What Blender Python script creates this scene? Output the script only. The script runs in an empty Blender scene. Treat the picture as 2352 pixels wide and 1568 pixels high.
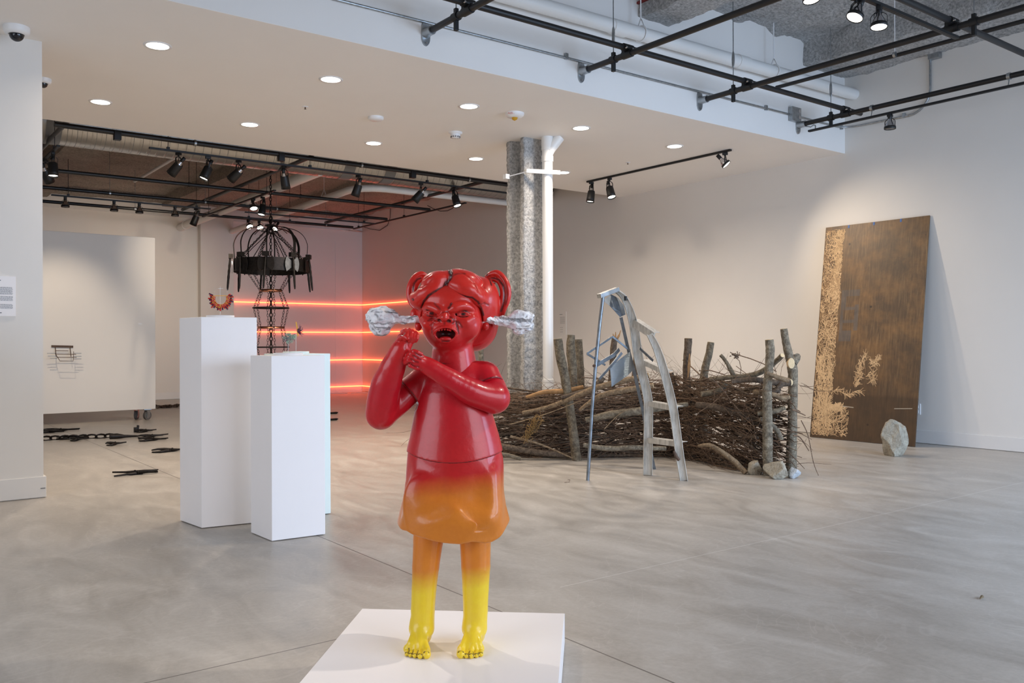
import bpy, math, random
import numpy as np
from mathutils import Vector, Matrix, noise as mnoise

random.seed(7); np.random.seed(7)
SC = bpy.context.scene
PI = math.pi

# ---------------------------------------------------------------- camera
FPX = 1995.6; YAW = math.radians(37.119); ROLL = math.radians(-0.2033)
CX, CY = 1176.0, 785.6
EYE = 1.09
_c, _s, _cr, _sr = math.cos(YAW), math.sin(YAW), math.cos(ROLL), math.sin(ROLL)
_Rr = np.array([[_cr, -_sr, 0], [_sr, _cr, 0], [0, 0, 1.0]])
MCAM = np.stack([_Rr @ np.array([_c, 0, _s]), _Rr @ np.array([-_s, 0, _c]), _Rr @ np.array([0, -1.0, 0])], 1)
ORI = np.array([0, 0, EYE])
def ray(x, y): return MCAM.T @ np.array([(x - CX) / FPX, (y - CY) / FPX, 1.0])
def onZ(x, y, z=0.0):
    d = ray(x, y); return ORI + d * (z - EYE) / d[2]
def onX(x, y, v):
    d = ray(x, y); return ORI + d * v / d[0]
def onY(x, y, v):
    d = ray(x, y); return ORI + d * v / d[1]
def onD(x, y, dep): return ORI + ray(x, y) * dep
def depth(p): return float((MCAM @ (np.array(p, float) - ORI))[2])

cam_data = bpy.data.cameras.new('camera'); cam = bpy.data.objects.new('camera', cam_data)
SC.collection.objects.link(cam); SC.camera = cam
cam_data.sensor_width = 36.0; cam_data.lens = FPX * 36 / 2352
cam_data.shift_y = 1.6 / 2352
cam_data.clip_start = 0.05; cam_data.clip_end = 100
_m = Matrix.Identity(4)
for i in range(3):
    _m[i][0] = MCAM[0][i]; _m[i][1] = -MCAM[1][i]; _m[i][2] = -MCAM[2][i]; _m[i][3] = ORI[i]
cam.matrix_world = _m

# ---------------------------------------------------------------- world, daylight, exposure
SC.view_settings.view_transform = 'Standard'; SC.view_settings.look = 'None'
SC.view_settings.gamma = 1.0; SC.view_settings.use_curve_mapping = False
SC.view_settings.exposure = 0.07
w = bpy.data.worlds.new('world'); SC.world = w; w.use_nodes = True
bg = w.node_tree.nodes['Background']; bg.inputs[0].default_value = (0.55, 0.72, 1.0, 1); bg.inputs[1].default_value = 0.6

XW, ZC, YF, YB, YR = 9.052, 3.235, 5.629, 9.308, 17.498     # right wall, low ceiling, front/back ceiling edges, far wall
ZB = 4.155                                                   # top of the right wall in the front hall
def light(name, kind, loc, energy, color, target=None, **kw):
    l = bpy.data.lights.new(name, kind); l.energy = energy; l.color = color
    for k, v in kw.items(): setattr(l, k, v)
    o = bpy.data.objects.new(name, l); SC.collection.objects.link(o); o.location = loc
    if target is not None:
        o.rotation_euler = (Vector(target) - Vector(loc)).to_track_quat('-Z', 'Y').to_euler()
    return o
DAY = (0.52, 0.71, 1.0)
# daylight standing in the street windows of the hall (south side, behind the camera)
for k, (x0, x1) in enumerate(((1.5, 4.6), (5.2, 8.5))):
    light('window_daylight', 'AREA', ((x0 + x1) / 2, -2.28, 1.65), (62, 245)[k], ((.84, .89, 1.0), DAY)[k],
          ((x0 + x1) / 2, 1.6, -.2), shape='RECTANGLE', size=x1 - x0 - .1, size_y=2.3, spread=math.radians(125))
light('window_daylight', 'AREA', (-3.28, 2.6, 1.75), 68, (.90, .93, 1.0), (.8, 2.6, .4), shape='RECTANGLE', size=4.4, size_y=2.3, spread=math.radians(140))
SC.cycles.diffuse_bounces = 5; SC.cycles.glossy_bounces = 3; SC.cycles.max_bounces = 7
WARM = (1.0, 0.80, 0.60)

# ---------------------------------------------------------------- mesh helpers
class MB:
    def __init__(s): s.v = []; s.f = []; s.sm = []
    def add(s, vs, fs, smooth=False):
        n = len(s.v); s.v.extend([tuple(map(float, v)) for v in vs]); s.f.extend([tuple(i + n for i in f) for f in fs])
        s.sm.extend([smooth] * len(fs)); return s
    def box(s, c, size, rot=None, taper=1.0):
        hx, hy, hz = size[0] / 2, size[1] / 2, size[2] / 2
        vs = [Vector((x * (taper if z > 0 else 1), y * (taper if z > 0 else 1), z)) for z in (-hz, hz) for (x, y) in ((-hx, -hy), (hx, -hy), (hx, hy), (-hx, hy))]
        if rot is not None: vs = [rot @ v for v in vs]
        c = Vector(c); vs = [v + c for v in vs]
        return s.add(vs, [(3, 2, 1, 0), (4, 5, 6, 7), (0, 1, 5, 4), (1, 2, 6, 5), (2, 3, 7, 6), (3, 0, 4, 7)])
    def b2(s, lo, hi): return s.box([(a + b) / 2 for a, b in zip(lo, hi)], [abs(b - a) for a, b in zip(lo, hi)])
    def tube(s, pts, r, n=10, caps=True, closed=False, flat=None, jit=0.0):
        P = [Vector(p) for p in pts]; m = len(P)
        R = list(r) if hasattr(r, '__len__') else [r] * m
        T = []
        for i in range(m):
            if closed: t = P[(i + 1) % m] - P[i - 1]
            else: t = P[min(i + 1, m - 1)] - P[max(i - 1, 0)]
            T.append(t.normalized() if t.length > 1e-9 else Vector((0, 0, 1)))
        up = Vector((0, 0, 1)) if abs(T[0].z) < .9 else Vector((1, 0, 0))
        nrm = (up - T[0] * up.dot(T[0])).normalized(); vs = []
        for i in range(m):
            nrm = nrm - T[i] * nrm.dot(T[i]); nrm = nrm.normalized() if nrm.length > 1e-6 else T[i].orthogonal().normalized()
            bn = T[i].cross(nrm)
            for k in range(n):
                a = 2 * PI * k / n
                rr = R[i] * (1 + (random.uniform(-jit, jit) if jit else 0))
                fx, fy = (1, 1) if flat is None else flat
                vs.append(P[i] + nrm * (math.cos(a) * rr * fx) + bn * (math.sin(a) * rr * fy))
        fs = []
        for i in range(m if closed else m - 1):
            j = (i + 1) % m
            for k in range(n):
                k2 = (k + 1) % n; fs.append((i * n + k, i * n + k2, j * n + k2, j * n + k))
        s.add(vs, fs, True)
        if caps and not closed:
            s.add(vs[:n], [tuple(range(n - 1, -1, -1))]); s.add(vs[-n:], [tuple(range(n))])
        return s
    def cyl(s, p0, p1, r0, r1=None, n=20, caps=True): return s.tube([p0, p1], [r0, r0 if r1 is None else r1], n, caps)
    def lathe(s, prof, c=(0, 0, 0), n=28, rot=None, capb=False, capt=False):
        c = Vector(c); vs = []
        for (r, z) in prof:
            for k in range(n):
                a = 2 * PI * k / n; v = Vector((r * math.cos(a), r * math.sin(a), z))
                vs.append(c + (rot @ v if rot is not None else v))
        fs = [(i * n + k, i * n + (k + 1) % n, (i + 1) * n + (k + 1) % n, (i + 1) * n + k) for i in range(len(prof) - 1) for k in range(n)]
        s.add(vs, fs, True)
        if capb: s.add(vs[:n], [tuple(range(n - 1, -1, -1))])
        if capt: s.add(vs[-n:], [tuple(range(n))])
        return s
    def strap(s, pts, wv, w, t):
        """flat bar along pts: width w along wv, thickness t across"""
        P = [Vector(p) for p in pts]; m = len(P); vs = []
        ws = list(w) if hasattr(w, '__len__') else [w] * m
        for i in range(m):
            T = (P[min(i + 1, m - 1)] - P[max(i - 1, 0)]).normalized()
            W = Vector(wv[i] if hasattr(wv[0], '__len__') else wv); W = (W - T * W.dot(T)).normalized(); N = T.cross(W)
            for a, b in ((-1, -1), (1, -1), (1, 1), (-1, 1)): vs.append(P[i] + W * (a * ws[i] / 2) + N * (b * t / 2))
        fs = [(i * 4 + k, i * 4 + (k + 1) % 4, i * 4 + 4 + (k + 1) % 4, i * 4 + 4 + k) for i in range(m - 1) for k in range(4)]
        fs += [(3, 2, 1, 0), tuple(m * 4 - 4 + k for k in range(4))]
        return s.add(vs, fs)
    def torus(s, c, R, r, axis=(0, 0, 1), n=24, m=8, a0=0, a1=2 * PI, scale=(1, 1)):
        q = Vector((0, 0, 1)).rotation_difference(Vector(axis)); c = Vector(c); cl = abs(a1 - a0) > 2 * PI - 1e-3
        pts = [c + q @ Vector((R * scale[0] * math.cos(a0 + (a1 - a0) * k / n), R * scale[1] * math.sin(a0 + (a1 - a0) * k / n), 0)) for k in range(n if cl else n + 1)]
        return s.tube(pts, r, m, closed=cl)
    def prism(s, poly, z0, z1):
        n = len(poly); vs = [(x, y, z0) for x, y in poly] + [(x, y, z1) for x, y in poly]
        return s.add(vs, [tuple(range(n - 1, -1, -1)), tuple(range(n, 2 * n))] + [(k, (k + 1) % n, n + (k + 1) % n, n + k) for k in range(n)])
    def build(s, name, mat, parent=None, bevel=0.0, label=None, kind=None):
        me = bpy.data.meshes.new(name); off = Vector((0, 0, 0))
        if parent is not None:
            off = world_off(parent)
        me.from_pydata([(v[0] - off.x, v[1] - off.y, v[2] - off.z) for v in s.v], [], s.f)
        me.polygons.foreach_set('use_smooth', s.sm); me.materials.append(mat); me.update()
        o = bpy.data.objects.new(name, me); SC.collection.objects.link(o)
        if parent is not None: o.parent = parent
        if bevel > 0:
            md = o.modifiers.new('bevel', 'BEVEL'); md.width = bevel; md.segments = 2; md.limit_method = 'ANGLE'
        if label: o['label'] = label
        if kind: o['kind'] = kind
        return o
def world_off(o):
    v = Vector((0, 0, 0))
    while o is not None: v = v + o.location; o = o.parent
    return v
def thing(name, label, cat, loc=(0, 0, 0), group=None):
    o = bpy.data.objects.new(name, None); SC.collection.objects.link(o); o.location = [float(a) for a in loc]; o.empty_display_size = .05
    return tag(o, label, cat, group)
def tag(o, label, cat, group=None, kind=None):
    o['label'] = label; o['category'] = cat
    if group: o['group'] = group
    if kind: o['kind'] = kind
    return o
def struct(name, mb, m, bevel=0): 
    o = mb.build(name, m, None, bevel); o['kind'] = 'structure'; return o
def copy_tree(o, parent=None):
    c = o.copy(); SC.collection.objects.link(c); c.parent = parent
    for ch in list(o.children): copy_tree(ch, c)
    return c

# ---------------------------------------------------------------- materials
def srgb(r, g, b):
    f = lambda c: (c / 255) / 12.92 if c <= 10 else (((c / 255) + .055) / 1.055) ** 2.4
    return (f(r), f(g), f(b), 1)
class NT:
    def __init__(s, name):
        s.m = bpy.data.materials.new(name); s.m.use_nodes = True; s.t = s.m.node_tree
        s.b = s.t.nodes['Principled BSDF']
    def n(s, typ, **kw):
        nd = s.t.nodes.new(typ)
        for k, v in kw.items():
            if k.startswith('i_'): nd.inputs[int(k[2:]) if k[2:].isdigit() else k[2:]].default_value = v
            else: setattr(nd, k, v)
        return nd
    def l(s, a, b): s.t.links.new(a, b)
    def coord(s, scale=(1, 1, 1), rot=(0, 0, 0), world=False):
        mp = s.n('ShaderNodeMapping'); mp.inputs['Scale'].default_value = scale; mp.inputs['Rotation'].default_value = rot
        src = s.n('ShaderNodeNewGeometry').outputs['Position'] if world else s.n('ShaderNodeTexCoord').outputs['Object']
        s.l(src, mp.inputs[0]); return mp.outputs[0]
    def noise(s, vec, scale, detail=4, rough=.55, dist=0):
        nd = s.n('ShaderNodeTexNoise'); nd.inputs['Scale'].default_value = scale; nd.inputs['Detail'].default_value = detail
        nd.inputs['Roughness'].default_value = rough; nd.inputs['Distortion'].default_value = dist; s.l(vec, nd.inputs['Vector']); return nd.outputs[0]
    def ramp(s, fac, stops):
        r = s.n('ShaderNodeValToRGB'); e = r.color_ramp.elements
        while len(e) < len(stops): e.new(.5)
        for el, (p, c) in zip(e, stops): el.position = p; el.color = c
        s.l(fac, r.inputs[0]); return r.outputs[0]
    def mix(s, fac, a, b, typ='MIX'):
        m = s.n('ShaderNodeMix', data_type='RGBA', blend_type=typ)
        for sock, v in ((m.inputs[0], fac), (m.inputs[6], a), (m.inputs[7], b)):
            if hasattr(v, 'is_output') or isinstance(v, bpy.types.NodeSocket): s.l(v, sock)
            else: sock.default_value = v
        return m.outputs[2]
    def math(s, op, a, b=None, c=None):
        m = s.n('ShaderNodeMath', operation=op)
        for sock, v in zip(m.inputs, (a, b, c)):
            if v is None: continue
            if isinstance(v, bpy.types.NodeSocket): s.l(v, sock)
            else: sock.default_value = v
        return m.outputs[0]
    def bump(s, h, strength=.3, dist=.01):
        b = s.n('ShaderNodeBump'); b.inputs['Strength'].default_value = strength; b.inputs['Distance'].default_value = dist
        s.l(h, b.inputs['Height']); s.l(b.outputs[0], s.b.inputs['Normal'])
    def col(s, v):
        if isinstance(v, bpy.types.NodeSocket): s.l(v, s.b.inputs['Base Color'])
        else: s.b.inputs['Base Color'].default_value = v
    def set(s, **kw):
        for k, v in kw.items(): s.b.inputs[k.replace('_', ' ')].default_value = v
        return s
G0, G1 = (0, 0, 0, 1), (1, 1, 1, 1)
def plain(name, rgb, rough=.5, metal=0, var=.0, vs=8, bump=0, bs=60, **kw):
    t = NT(name); c = srgb(*rgb)
    if var:
        v = t.noise(t.coord(), vs, 5)
        lo = tuple(x * (1 - var) for x in c[:3]) + (1,); hi = tuple(min(1, x * (1 + var)) for x in c[:3]) + (1,)
        t.col(t.ramp(v, [(.3, lo), (.7, hi)]))
    else: t.col(c)
    t.set(Roughness=rough, Metallic=metal, **kw)
    if bump: t.bump(t.noise(t.coord(), bs, 4), bump, .004)
    return t.m
def emis(name, rgb, strength):
    t = NT(name); t.col((0, 0, 0, 1)); t.b.inputs['Emission Color'].default_value = rgb + (1,) if len(rgb) == 3 else rgb
    t.b.inputs['Emission Strength'].default_value = strength; return t.m
M = {}
M['wall'] = plain('wall_paint', (226, 222, 216), .62, var=.012, vs=2, bump=.05, bs=200)
M['ceil'] = plain('ceiling_paint', (238, 234, 229), .7, var=.01, vs=2)
M['trim'] = plain('trim_paint', (226, 223, 219), .35)
M['ped'] = plain('pedestal_paint', (244, 240, 239), .5, var=.01, vs=3, bump=.04, bs=150)
M['pedmint'] = plain('pale_mint_paint', (226, 240, 238), .5)
M['black'] = plain('black_pipe_paint', (24, 23, 24), .42, var=.25, vs=12)
M['blackm'] = plain('black_lamp_paint', (17, 17, 18), .5)
M['pvc'] = plain('white_plastic_pipe', (232, 231, 228), .38)
M['galv'] = plain('galvanised_steel', (165, 168, 170), .33, .9, var=.2, vs=30)
M['chrome'] = plain('bright_metal', (205, 205, 208), .18, 1)
M['iron'] = plain('forged_iron', (40, 36, 34), .45, .7, var=.35, vs=40, bump=.4, bs=120)
M['copper'] = plain('polished_copper', (205, 140, 110), .25, 1)
M['white'] = plain('white_plastic', (232, 232, 232), .4)
M['dark'] = plain('dark_glass', (30, 30, 36), .06, 0)
M['glow'] = emis('lamp_glow', (1.0, .93, .80), 9)
M['bright'] = emis('downlight_glow', (1.0, .93, .80), 7)
M['neon'] = emis('neon_glow', (1.0, .11, .035), 9.0)
M['clear'] = NT('clear_acrylic').set(Roughness=.05, IOR=1.3, Alpha=.25).m
M['alu'] = plain('weathered_aluminium', (182, 180, 173), .5, .2, var=.25, vs=9, bump=.25, bs=50)
def mat_alu():
    t = NT('weathered_aluminium'); a = t.noise(t.coord((1, 1, .12)), 60, 6, .7); b = t.noise(t.coord(), 10, 4); 
    c = t.mix(.45, t.ramp(a, [(.3, srgb(128, 122, 112)), (.6, srgb(205, 201, 192))]), t.ramp(b, [(.3, srgb(150, 146, 138)), (.7, srgb(212, 208, 200))])); t.col(c)
    t.set(Roughness=.5, Metallic=.15); t.bump(a, .2, .003); return t.m
M['alu'] = mat_alu()
M['alud'] = plain('dull_steel_tube', (120, 126, 132), .35, .8, var=.25, vs=20)
M['rust'] = plain('rusty_steel', (92, 74, 62), .7, .3, var=.3, vs=20)
M['rubber'] = plain('grey_rubber', (95, 92, 90), .6)
M['redpaint'] = plain('red_oxide_edge', (120, 30, 28), .6)
M['ink'] = plain('grey_ink', (120, 120, 122), .7)
M['inkr'] = plain('red_ink', (190, 60, 50), .6)
M['amber'] = plain('amber_lens', (200, 150, 40), .25)
M['tape'] = plain('blue_tape', (70, 110, 170), .6)
M['leaf'] = plain('dry_leaf', (110, 95, 70), .8)

def mat_floor():
    t = NT('polished_concrete'); p = t.coord(world=True)
    big = t.noise(p, .55, 6, .6, .8); mid = t.noise(t.coord((1, .4, 1), world=True), 3.6, 9, .68, 1.2); fine = t.noise(p, 45, 6, .7)
    c1 = t.ramp(big, [(.30, srgb(156, 149, 140)), (.72, srgb(188, 182, 174))])
    c2 = t.ramp(mid, [(.28, srgb(132, 125, 116)), (.5, srgb(174, 168, 160)), (.76, srgb(214, 209, 202))])
    c = t.mix(.55, c1, c2)
    c = t.mix(.10, c, t.ramp(fine, [(.35, srgb(110, 103, 95)), (.65, srgb(215, 210, 202))]))
    vo = t.n('ShaderNodeTexNoise'); vo.inputs['Scale'].default_value = .9; vo.inputs['Detail'].default_value = 3; vo.inputs['Distortion'].default_value = 3.0
    t.l(p, vo.inputs['Vector'])
    scuff = t.ramp(vo.outputs[0], [(.495, G0), (.502, (.5, .5, .5, 1)), (.512, G0)])
    c = t.mix(t.math('MULTIPLY', scuff, .35), c, srgb(215, 210, 203))
    sx = t.n('ShaderNodeSeparateXYZ'); t.l(p, sx.inputs[0])
    def line(axis, at, wid, lo=None, hi=None, src=0):
        d = t.math('ABSOLUTE', t.math('SUBTRACT', sx.outputs[axis], at))
        m = t.math('LESS_THAN', d, wid)
        if lo is not None: m = t.math('MULTIPLY', m, t.math('GREATER_THAN', sx.outputs[1 - axis], lo))
        if hi is not None: m = t.math('MULTIPLY', m, t.math('LESS_THAN', sx.outputs[1 - axis], hi))
        return m
    cut = t.math('MAXIMUM', line(0, 2.085, .0035), line(1, 2.94, .003, None, 2.086))
    cut = t.math('MAXIMUM', cut, line(1, 9.0, .003, 2.09))
    c = t.mix(cut, c, srgb(88, 82, 76))
    c = t.mix(t.math('MULTIPLY', line(1, 2.955, .0035, 2.5), .45), c, srgb(222, 220, 216))
    t.col(c)
    t.l(t.ramp(mid, [(.3, (.30,) * 3 + (1,)), (.7, (.46,) * 3 + (1,))]), t.b.inputs['Roughness'])
    t.bump(t.math('ADD', t.math('MULTIPLY', mid, .3), t.math('MULTIPLY', cut, -2.0)), .04, .008)
    return t.m
M['floor'] = mat_floor()
def mat_foam(name, lo, hi):
    t = NT(name); p = t.coord(world=True)
    a = t.noise(p, 38, 6, .7); b = t.noise(p, 3, 4)
    c = t.ramp(a, [(.32, srgb(*lo)), (.62, srgb(*hi))])
    t.col(t.mix(.25, c, t.ramp(b, [(.3, srgb(*lo)), (.7, srgb(*hi))]))); t.set(Roughness=.95)
    t.bump(a, 1.0, .03); return t.m
M['foam'] = mat_foam('sprayed_fireproofing', (122, 122, 121), (226, 225, 223))
M['foamw'] = mat_foam('sprayed_fireproofing_buff', (122, 114, 104), (206, 197, 184))
def mat_duct():
    t = NT('spiral_duct_steel'); p = t.coord(world=True)
    w = t.n('ShaderNodeTexWave', wave_type='BANDS', bands_direction='X'); w.inputs['Scale'].default_value = .32 / .105 * 1.0
    t.l(p, w.inputs['Vector'])
    t.col(srgb(176, 174, 170)); t.set(Metallic=.85, Roughness=.28)
    seam = t.ramp(w.outputs['Fac'], [(.0, G1), (.06, G0)])
    t.bump(seam, .5, .004); return t.m
M['duct'] = mat_duct()
def mat_bark(name, lo, mid, hi, sc=1.0):
    t = NT(name); p = t.coord(world=True)
    a = t.noise(p, 30 * sc, 7, .7, .5); v = t.n('ShaderNodeTexVoronoi'); v.inputs['Scale'].default_value = 55 * sc; t.l(p, v.inputs['Vector'])
    sp = t.noise(p, 48, 4)
    c = t.ramp(a, [(.28, srgb(*lo)), (.5, srgb(*mid)), (.75, srgb(*hi))])
    c = t.mix(t.ramp(sp, [(.66, G0), (.72, (.6, .6, .6, 1))]), c, srgb(min(255, hi[0] + 35), min(255, hi[1] + 38), min(255, hi[2] + 35)))
    t.col(c); t.set(Roughness=.85); t.bump(t.math('ADD', a, v.outputs[0]), .6, .006); return t.m
M['bark'] = mat_bark('grey_brown_bark', (56, 49, 40), (104, 93, 76), (150, 138, 116))
M['barkd'] = mat_bark('dark_bark', (44, 36, 29), (84, 70, 57), (124, 108, 88))
M['barkl'] = mat_bark('pale_bark', (72, 60, 46), (122, 102, 78), (160, 140, 112))
M['barkg'] = mat_bark('silver_grey_bark', (62, 56, 46), (112, 102, 86), (160, 150, 130))
M['twig'] = mat_bark('thin_twig_bark', (56, 43, 34), (104, 82, 65), (152, 126, 102), 2)
M['cut'] = plain('cut_wood', (214, 190, 150), .7, var=.12, vs=40)
M['tan'] = plain('split_wood', (150, 112, 70), .75, var=.25, vs=30)
def mat_rock(name, lo, hi):
    t = NT(name); p = t.coord(world=True); a = t.noise(p, 14, 8, .7, .4); b = t.noise(p, 80, 4, .7)
    t.col(t.mix(.35, t.ramp(a, [(.3, srgb(*lo)), (.68, srgb(*hi))]), t.ramp(b, [(.35, srgb(*lo)), (.65, srgb(*hi))]))); t.set(Roughness=.9)
    t.bump(t.math('ADD', a, t.math('MULTIPLY', b, .4)), .8, .012); return t.m
M['rock'] = mat_rock('buff_stone', (112, 104, 90), (192, 184, 166))
M['rockw'] = mat_rock('whitish_stone', (130, 134, 138), (214, 218, 220))
# ---------------------------------------------------------------- room shell
struct('floor', MB().b2((-3.4, -2.6, -.12), (XW + .2, YR + .3, 0)), M['floor'])
struct('wall_right', MB().b2((XW, -2.6, 0), (XW + .16, YR + .3, 4.6)), M['wall'])
struct('wall_back', MB().b2((-.2, YR, 0), (XW, YR + .16, 4.3)), M['wall'])
struct('wall_pilaster', MB().b2((5.44, YR - .16, 0), (6.1, YR, 4.2)), M['wall'], .004)
struct('wall_left', MB().b2((-3.4, 6.93, 0), (1.068, 7.12, ZC)), M['wall'])
struct('wall_side', MB().b2((-.4, 7.12, 0), (-.2, YR, 4.3)), M['wall'])
ww = MB().b2((-3.56, -2.6, 0), (-3.4, .35, 4.6)).b2((-3.56, 4.85, 0), (-3.4, 7.2, 4.6)).b2((-3.56, .35, 0), (-3.4, 4.85, .45)).b2((-3.56, .35, 3.05), (-3.4, 4.85, 4.6))
struct('wall_west', ww, M['wall'])
fr = MB()
for a, b in ((.35, .4), (1.85, 1.9), (3.35, 3.4), (4.8, 4.85)): fr.b2((-3.5, a, .45), (-3.42, b, 3.05))
fr.b2((-3.5, .35, .45), (-3.42, 4.85, .5)).b2((-3.5, .35, 3.0), (-3.42, 4.85, 3.05)); struct('window_3', fr, M['black'])
wf = MB()
for x0, x1 in ((-3.4, 1.45), (4.65, 5.15), (8.55, XW)): wf.b2((x0, -2.55, 0), (x1, -2.4, 4.6))
wf.b2((-3.4, -2.55, 0), (XW, -2.4, .45)); wf.b2((-3.4, -2.55, 3.05), (XW, -2.4, 4.6))
struct('wall_front', wf, M['wall'])
for k, (x0, x1) in enumerate(((1.45, 4.65), (5.15, 8.55))):
    fr = MB()
    for a, b in ((x0, x0 + .05), (x1 - .05, x1)): fr.b2((a, -2.5, .45), (b, -2.42, 3.05))
    fr.b2((x0, -2.5, .45), (x1, -2.42, .5)); fr.b2((x0, -2.5, 3.0), (x1, -2.42, 3.05))
    struct('window_%d' % (k + 1), fr, M['black'])
struct('ceiling', MB().b2((-3.4, YF + .002, ZC), (XW, YB, ZC + .05)), M['ceil'])
struct('wall_fascia', MB().b2((-3.4, YF, ZC + .0015), (XW, YF + .12, 4.75)), M['ceil'])
struct('wall_bulkhead', MB().b2((-.4, YB - .12, ZC + .05), (XW, YB, 4.3)), M['ceil'])
struct('trim_1', MB().b2((-.2, YR - .03, 3.555), (XW - .35, YR, 3.58)).tube([(XW - .35, YR - .03, 3.565), (XW - .02, YR - .06, 3.565), (XW - .45, YR - .35, 3.545)], .012, 6), M['trim'])
# baseboards
struct('baseboard_right', MB().b2((XW - .014, -2.4, .004), (XW, YR, .14)), M['trim'], .003)
struct('baseboard_back', MB().b2((-.2, YR - .014, .004), (5.44, YR, .14)), M['trim'], .003)
bl = MB().b2((-3.4, 6.914, .004), (1.084, 6.93, .152)).b2((1.068, 6.93, .004), (1.084, 7.12, .152))
struct('baseboard_left', bl, M['trim'], .004)

# sprayed fireproofing overhead: bumpy sheets and encased beams
def bumpy(lo, hi, step, amp, seed, faces, ribs=None):
    """box made of subdivided faces pushed about by noise; faces: list of (axis, side)"""
    mb = MB(); lo = np.array(lo, float); hi = np.array(hi, float)
    for ax, side in faces:
        u, v = [a for a in range(3) if a != ax]
        nu = max(1, int((hi[u] - lo[u]) / step)); nv = max(1, int((hi[v] - lo[v]) / step))
        vs = []
        for i in range(nu + 1):
            for j in range(nv + 1):
                p = np.zeros(3); p[ax] = hi[ax] if side > 0 else lo[ax]
                p[u] = lo[u] + (hi[u] - lo[u]) * i / nu; p[v] = lo[v] + (hi[v] - lo[v]) * j / nv
                q = Vector(p + seed)
                d = mnoise.noise_vector(q * 2.2) * amp * .6 + mnoise.noise_vector(q * 9) * amp * .7 + mnoise.noise_vector(q * 30) * amp * .35
                p = p + np.array(d)
                if ribs and ax == 2: p[2] += ribs(p[0], p[1])
                vs.append(p)
        w_ = nv + 1
        fs = [(i * w_ + j, i * w_ + j + 1, (i + 1) * w_ + j + 1, (i + 1) * w_ + j) for i in range(nu) for j in range(nv)]
        mb.add(vs, fs, True)
    return mb
rib = lambda x, y: -.055 * max(0, math.sin((x * 1.0 + .25 * math.sin(y)) * 2 * PI / .62)) 
struct('ceiling_hall', MB().b2((-3.4, -2.4, 4.55), (XW, YF, 4.7)), M['foam'])
cf = bumpy((3.2, 1.0, 4.36), (XW, YF + .02, 4.6), .06, .035, 3.3, [(2, -1)], rib)
struct('ceiling_foam', cf, M['foam'])
struct('trim_2', bumpy((8.26, -1.0, 4.09), (XW + .02, YF + .02, 4.5), .055, .028, 8.1, [(2, -1), (0, -1)]), M['foam'])
struct('trim_3', bumpy((5.72, 1.6, 4.05), (6.12, YF + .02, 4.5), .05, .03, 5.1, [(2, -1), (0, -1), (0, 1)]), M['foam'])
struct('trim_4', MB().b2((5.70, 1.6, 4.17), (5.725, YF, 4.19)), M['redpaint'])
struct('ceiling_deck', MB().b2((-.4, YB, 4.15), (XW, YR, 4.3)), M['foamw'])
rib2 = lambda x, y: -.03 * max(0, math.sin(y * 2 * PI / 1.2))
struct('ceiling_back', bumpy((-.2, YB, 3.93), (XW, YR, 4.2), .12, .03, 1.7, [(2, -1)], rib2), M['foamw'])
for k, (x0, x1, z) in enumerate(((2.25, 2.75, 3.72), (4.75, 5.15, 3.74), (7.0, 7.5, 3.74))):
    struct('trim_%d' % (5 + k), bumpy((x0, YB, z), (x1, YR, 4.1), .1, .02, 2.2 + k, [(2, -1), (0, -1), (0, 1)]), M['foamw'])
struct('trim_8', bumpy((-.2, YR - .3, 3.80), (XW, YR - .02, 4.1), .1, .02, 9.2, [(2, -1), (1, -1)]), M['foamw'])

# white drain pipe over the bulkhead, thin conduit, box (fixed to the front face)
def pipe_thing(name, label, cat, pts, r, m, group=None, n=16, extra=None):
    mid = Vector(pts[0])
    t = thing(name, label, cat, mid, group)
    MB().tube(pts, r, n).build('pipe' if 'conduit' not in name else 'conduit_run', m, t)
    if extra: extra(t)
    return t
def collars(ps, axis, r, l, m, name='coupling'):
    def f(t):
        for p in ps:
            a = Vector(axis) * l / 2; MB().cyl(Vector(p) - a, Vector(p) + a, r, n=18).build(name, m, t)
    return f
pipe_thing('drain_pipe', 'thick white plastic pipe running along the pale blue bulkhead above the black grid', 'pipe',
           [(1.0, YF - .12, 3.80), (XW + .02, YF - .12, 3.885)], .062, M['pvc'],
           extra=collars([(5.35, YF - .12, 3.842), (7.05, YF - .12, 3.865)], (1, 0, .01), .068, .16, M['pvc']))
for k, px in enumerate((1472, 1777)):
    p = onY(px, 100, YF - .12)
    t = thing('pipe_hanger', ('white rod hanger holding the thick white pipe beside the red edged beam', 'white rod hanger holding the thick white pipe between two black pipes')[k], 'hanger', (p[0], p[1], 3.9), 'hangers of the white pipe')
    zz = 3.80 + (p[0] - 1) / 8.05 * .085
    MB().cyl((p[0], p[1], zz + .12), (p[0], p[1], 4.42), .006, n=8).build('rod', M['white'], t)
    MB().torus((p[0], p[1], zz), .07, .006, (1, 0, 0)).tube([(p[0], p[1] - .045, zz + .05), (p[0], p[1], zz + .14), (p[0], p[1] + .045, zz + .05)], .006, 6).build('clevis', M['white'], t)
cz = 3.515
cpts = [(1.0, YF - .014, 3.50), (7.9, YF - .014, cz), (8.75, YF - .014, cz)]
for k in range(9):
    a = k / 8 * PI / 2; cpts.append((XW - .014 - .2 * (1 - math.sin(a)), YF - .014 - .2 * (1 - math.cos(a)), cz))
cpts.append((XW - .014, 4.87, cz - .01))
for k in range(7):
    a = k / 6 * PI / 2; cpts.append((XW - .014, 4.87 - .24 * math.sin(a), cz - .01 + .24 * (1 - math.cos(a))))
cpts.append((XW - .014, 4.63, 4.05))
t = thing('conduit', 'thin steel conduit running along the bulkhead and bending up the wall to a grey box', 'conduit', cpts[0])
MB().tube(cpts, .0115, 8).build('conduit_run', M['galv'], t)
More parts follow.
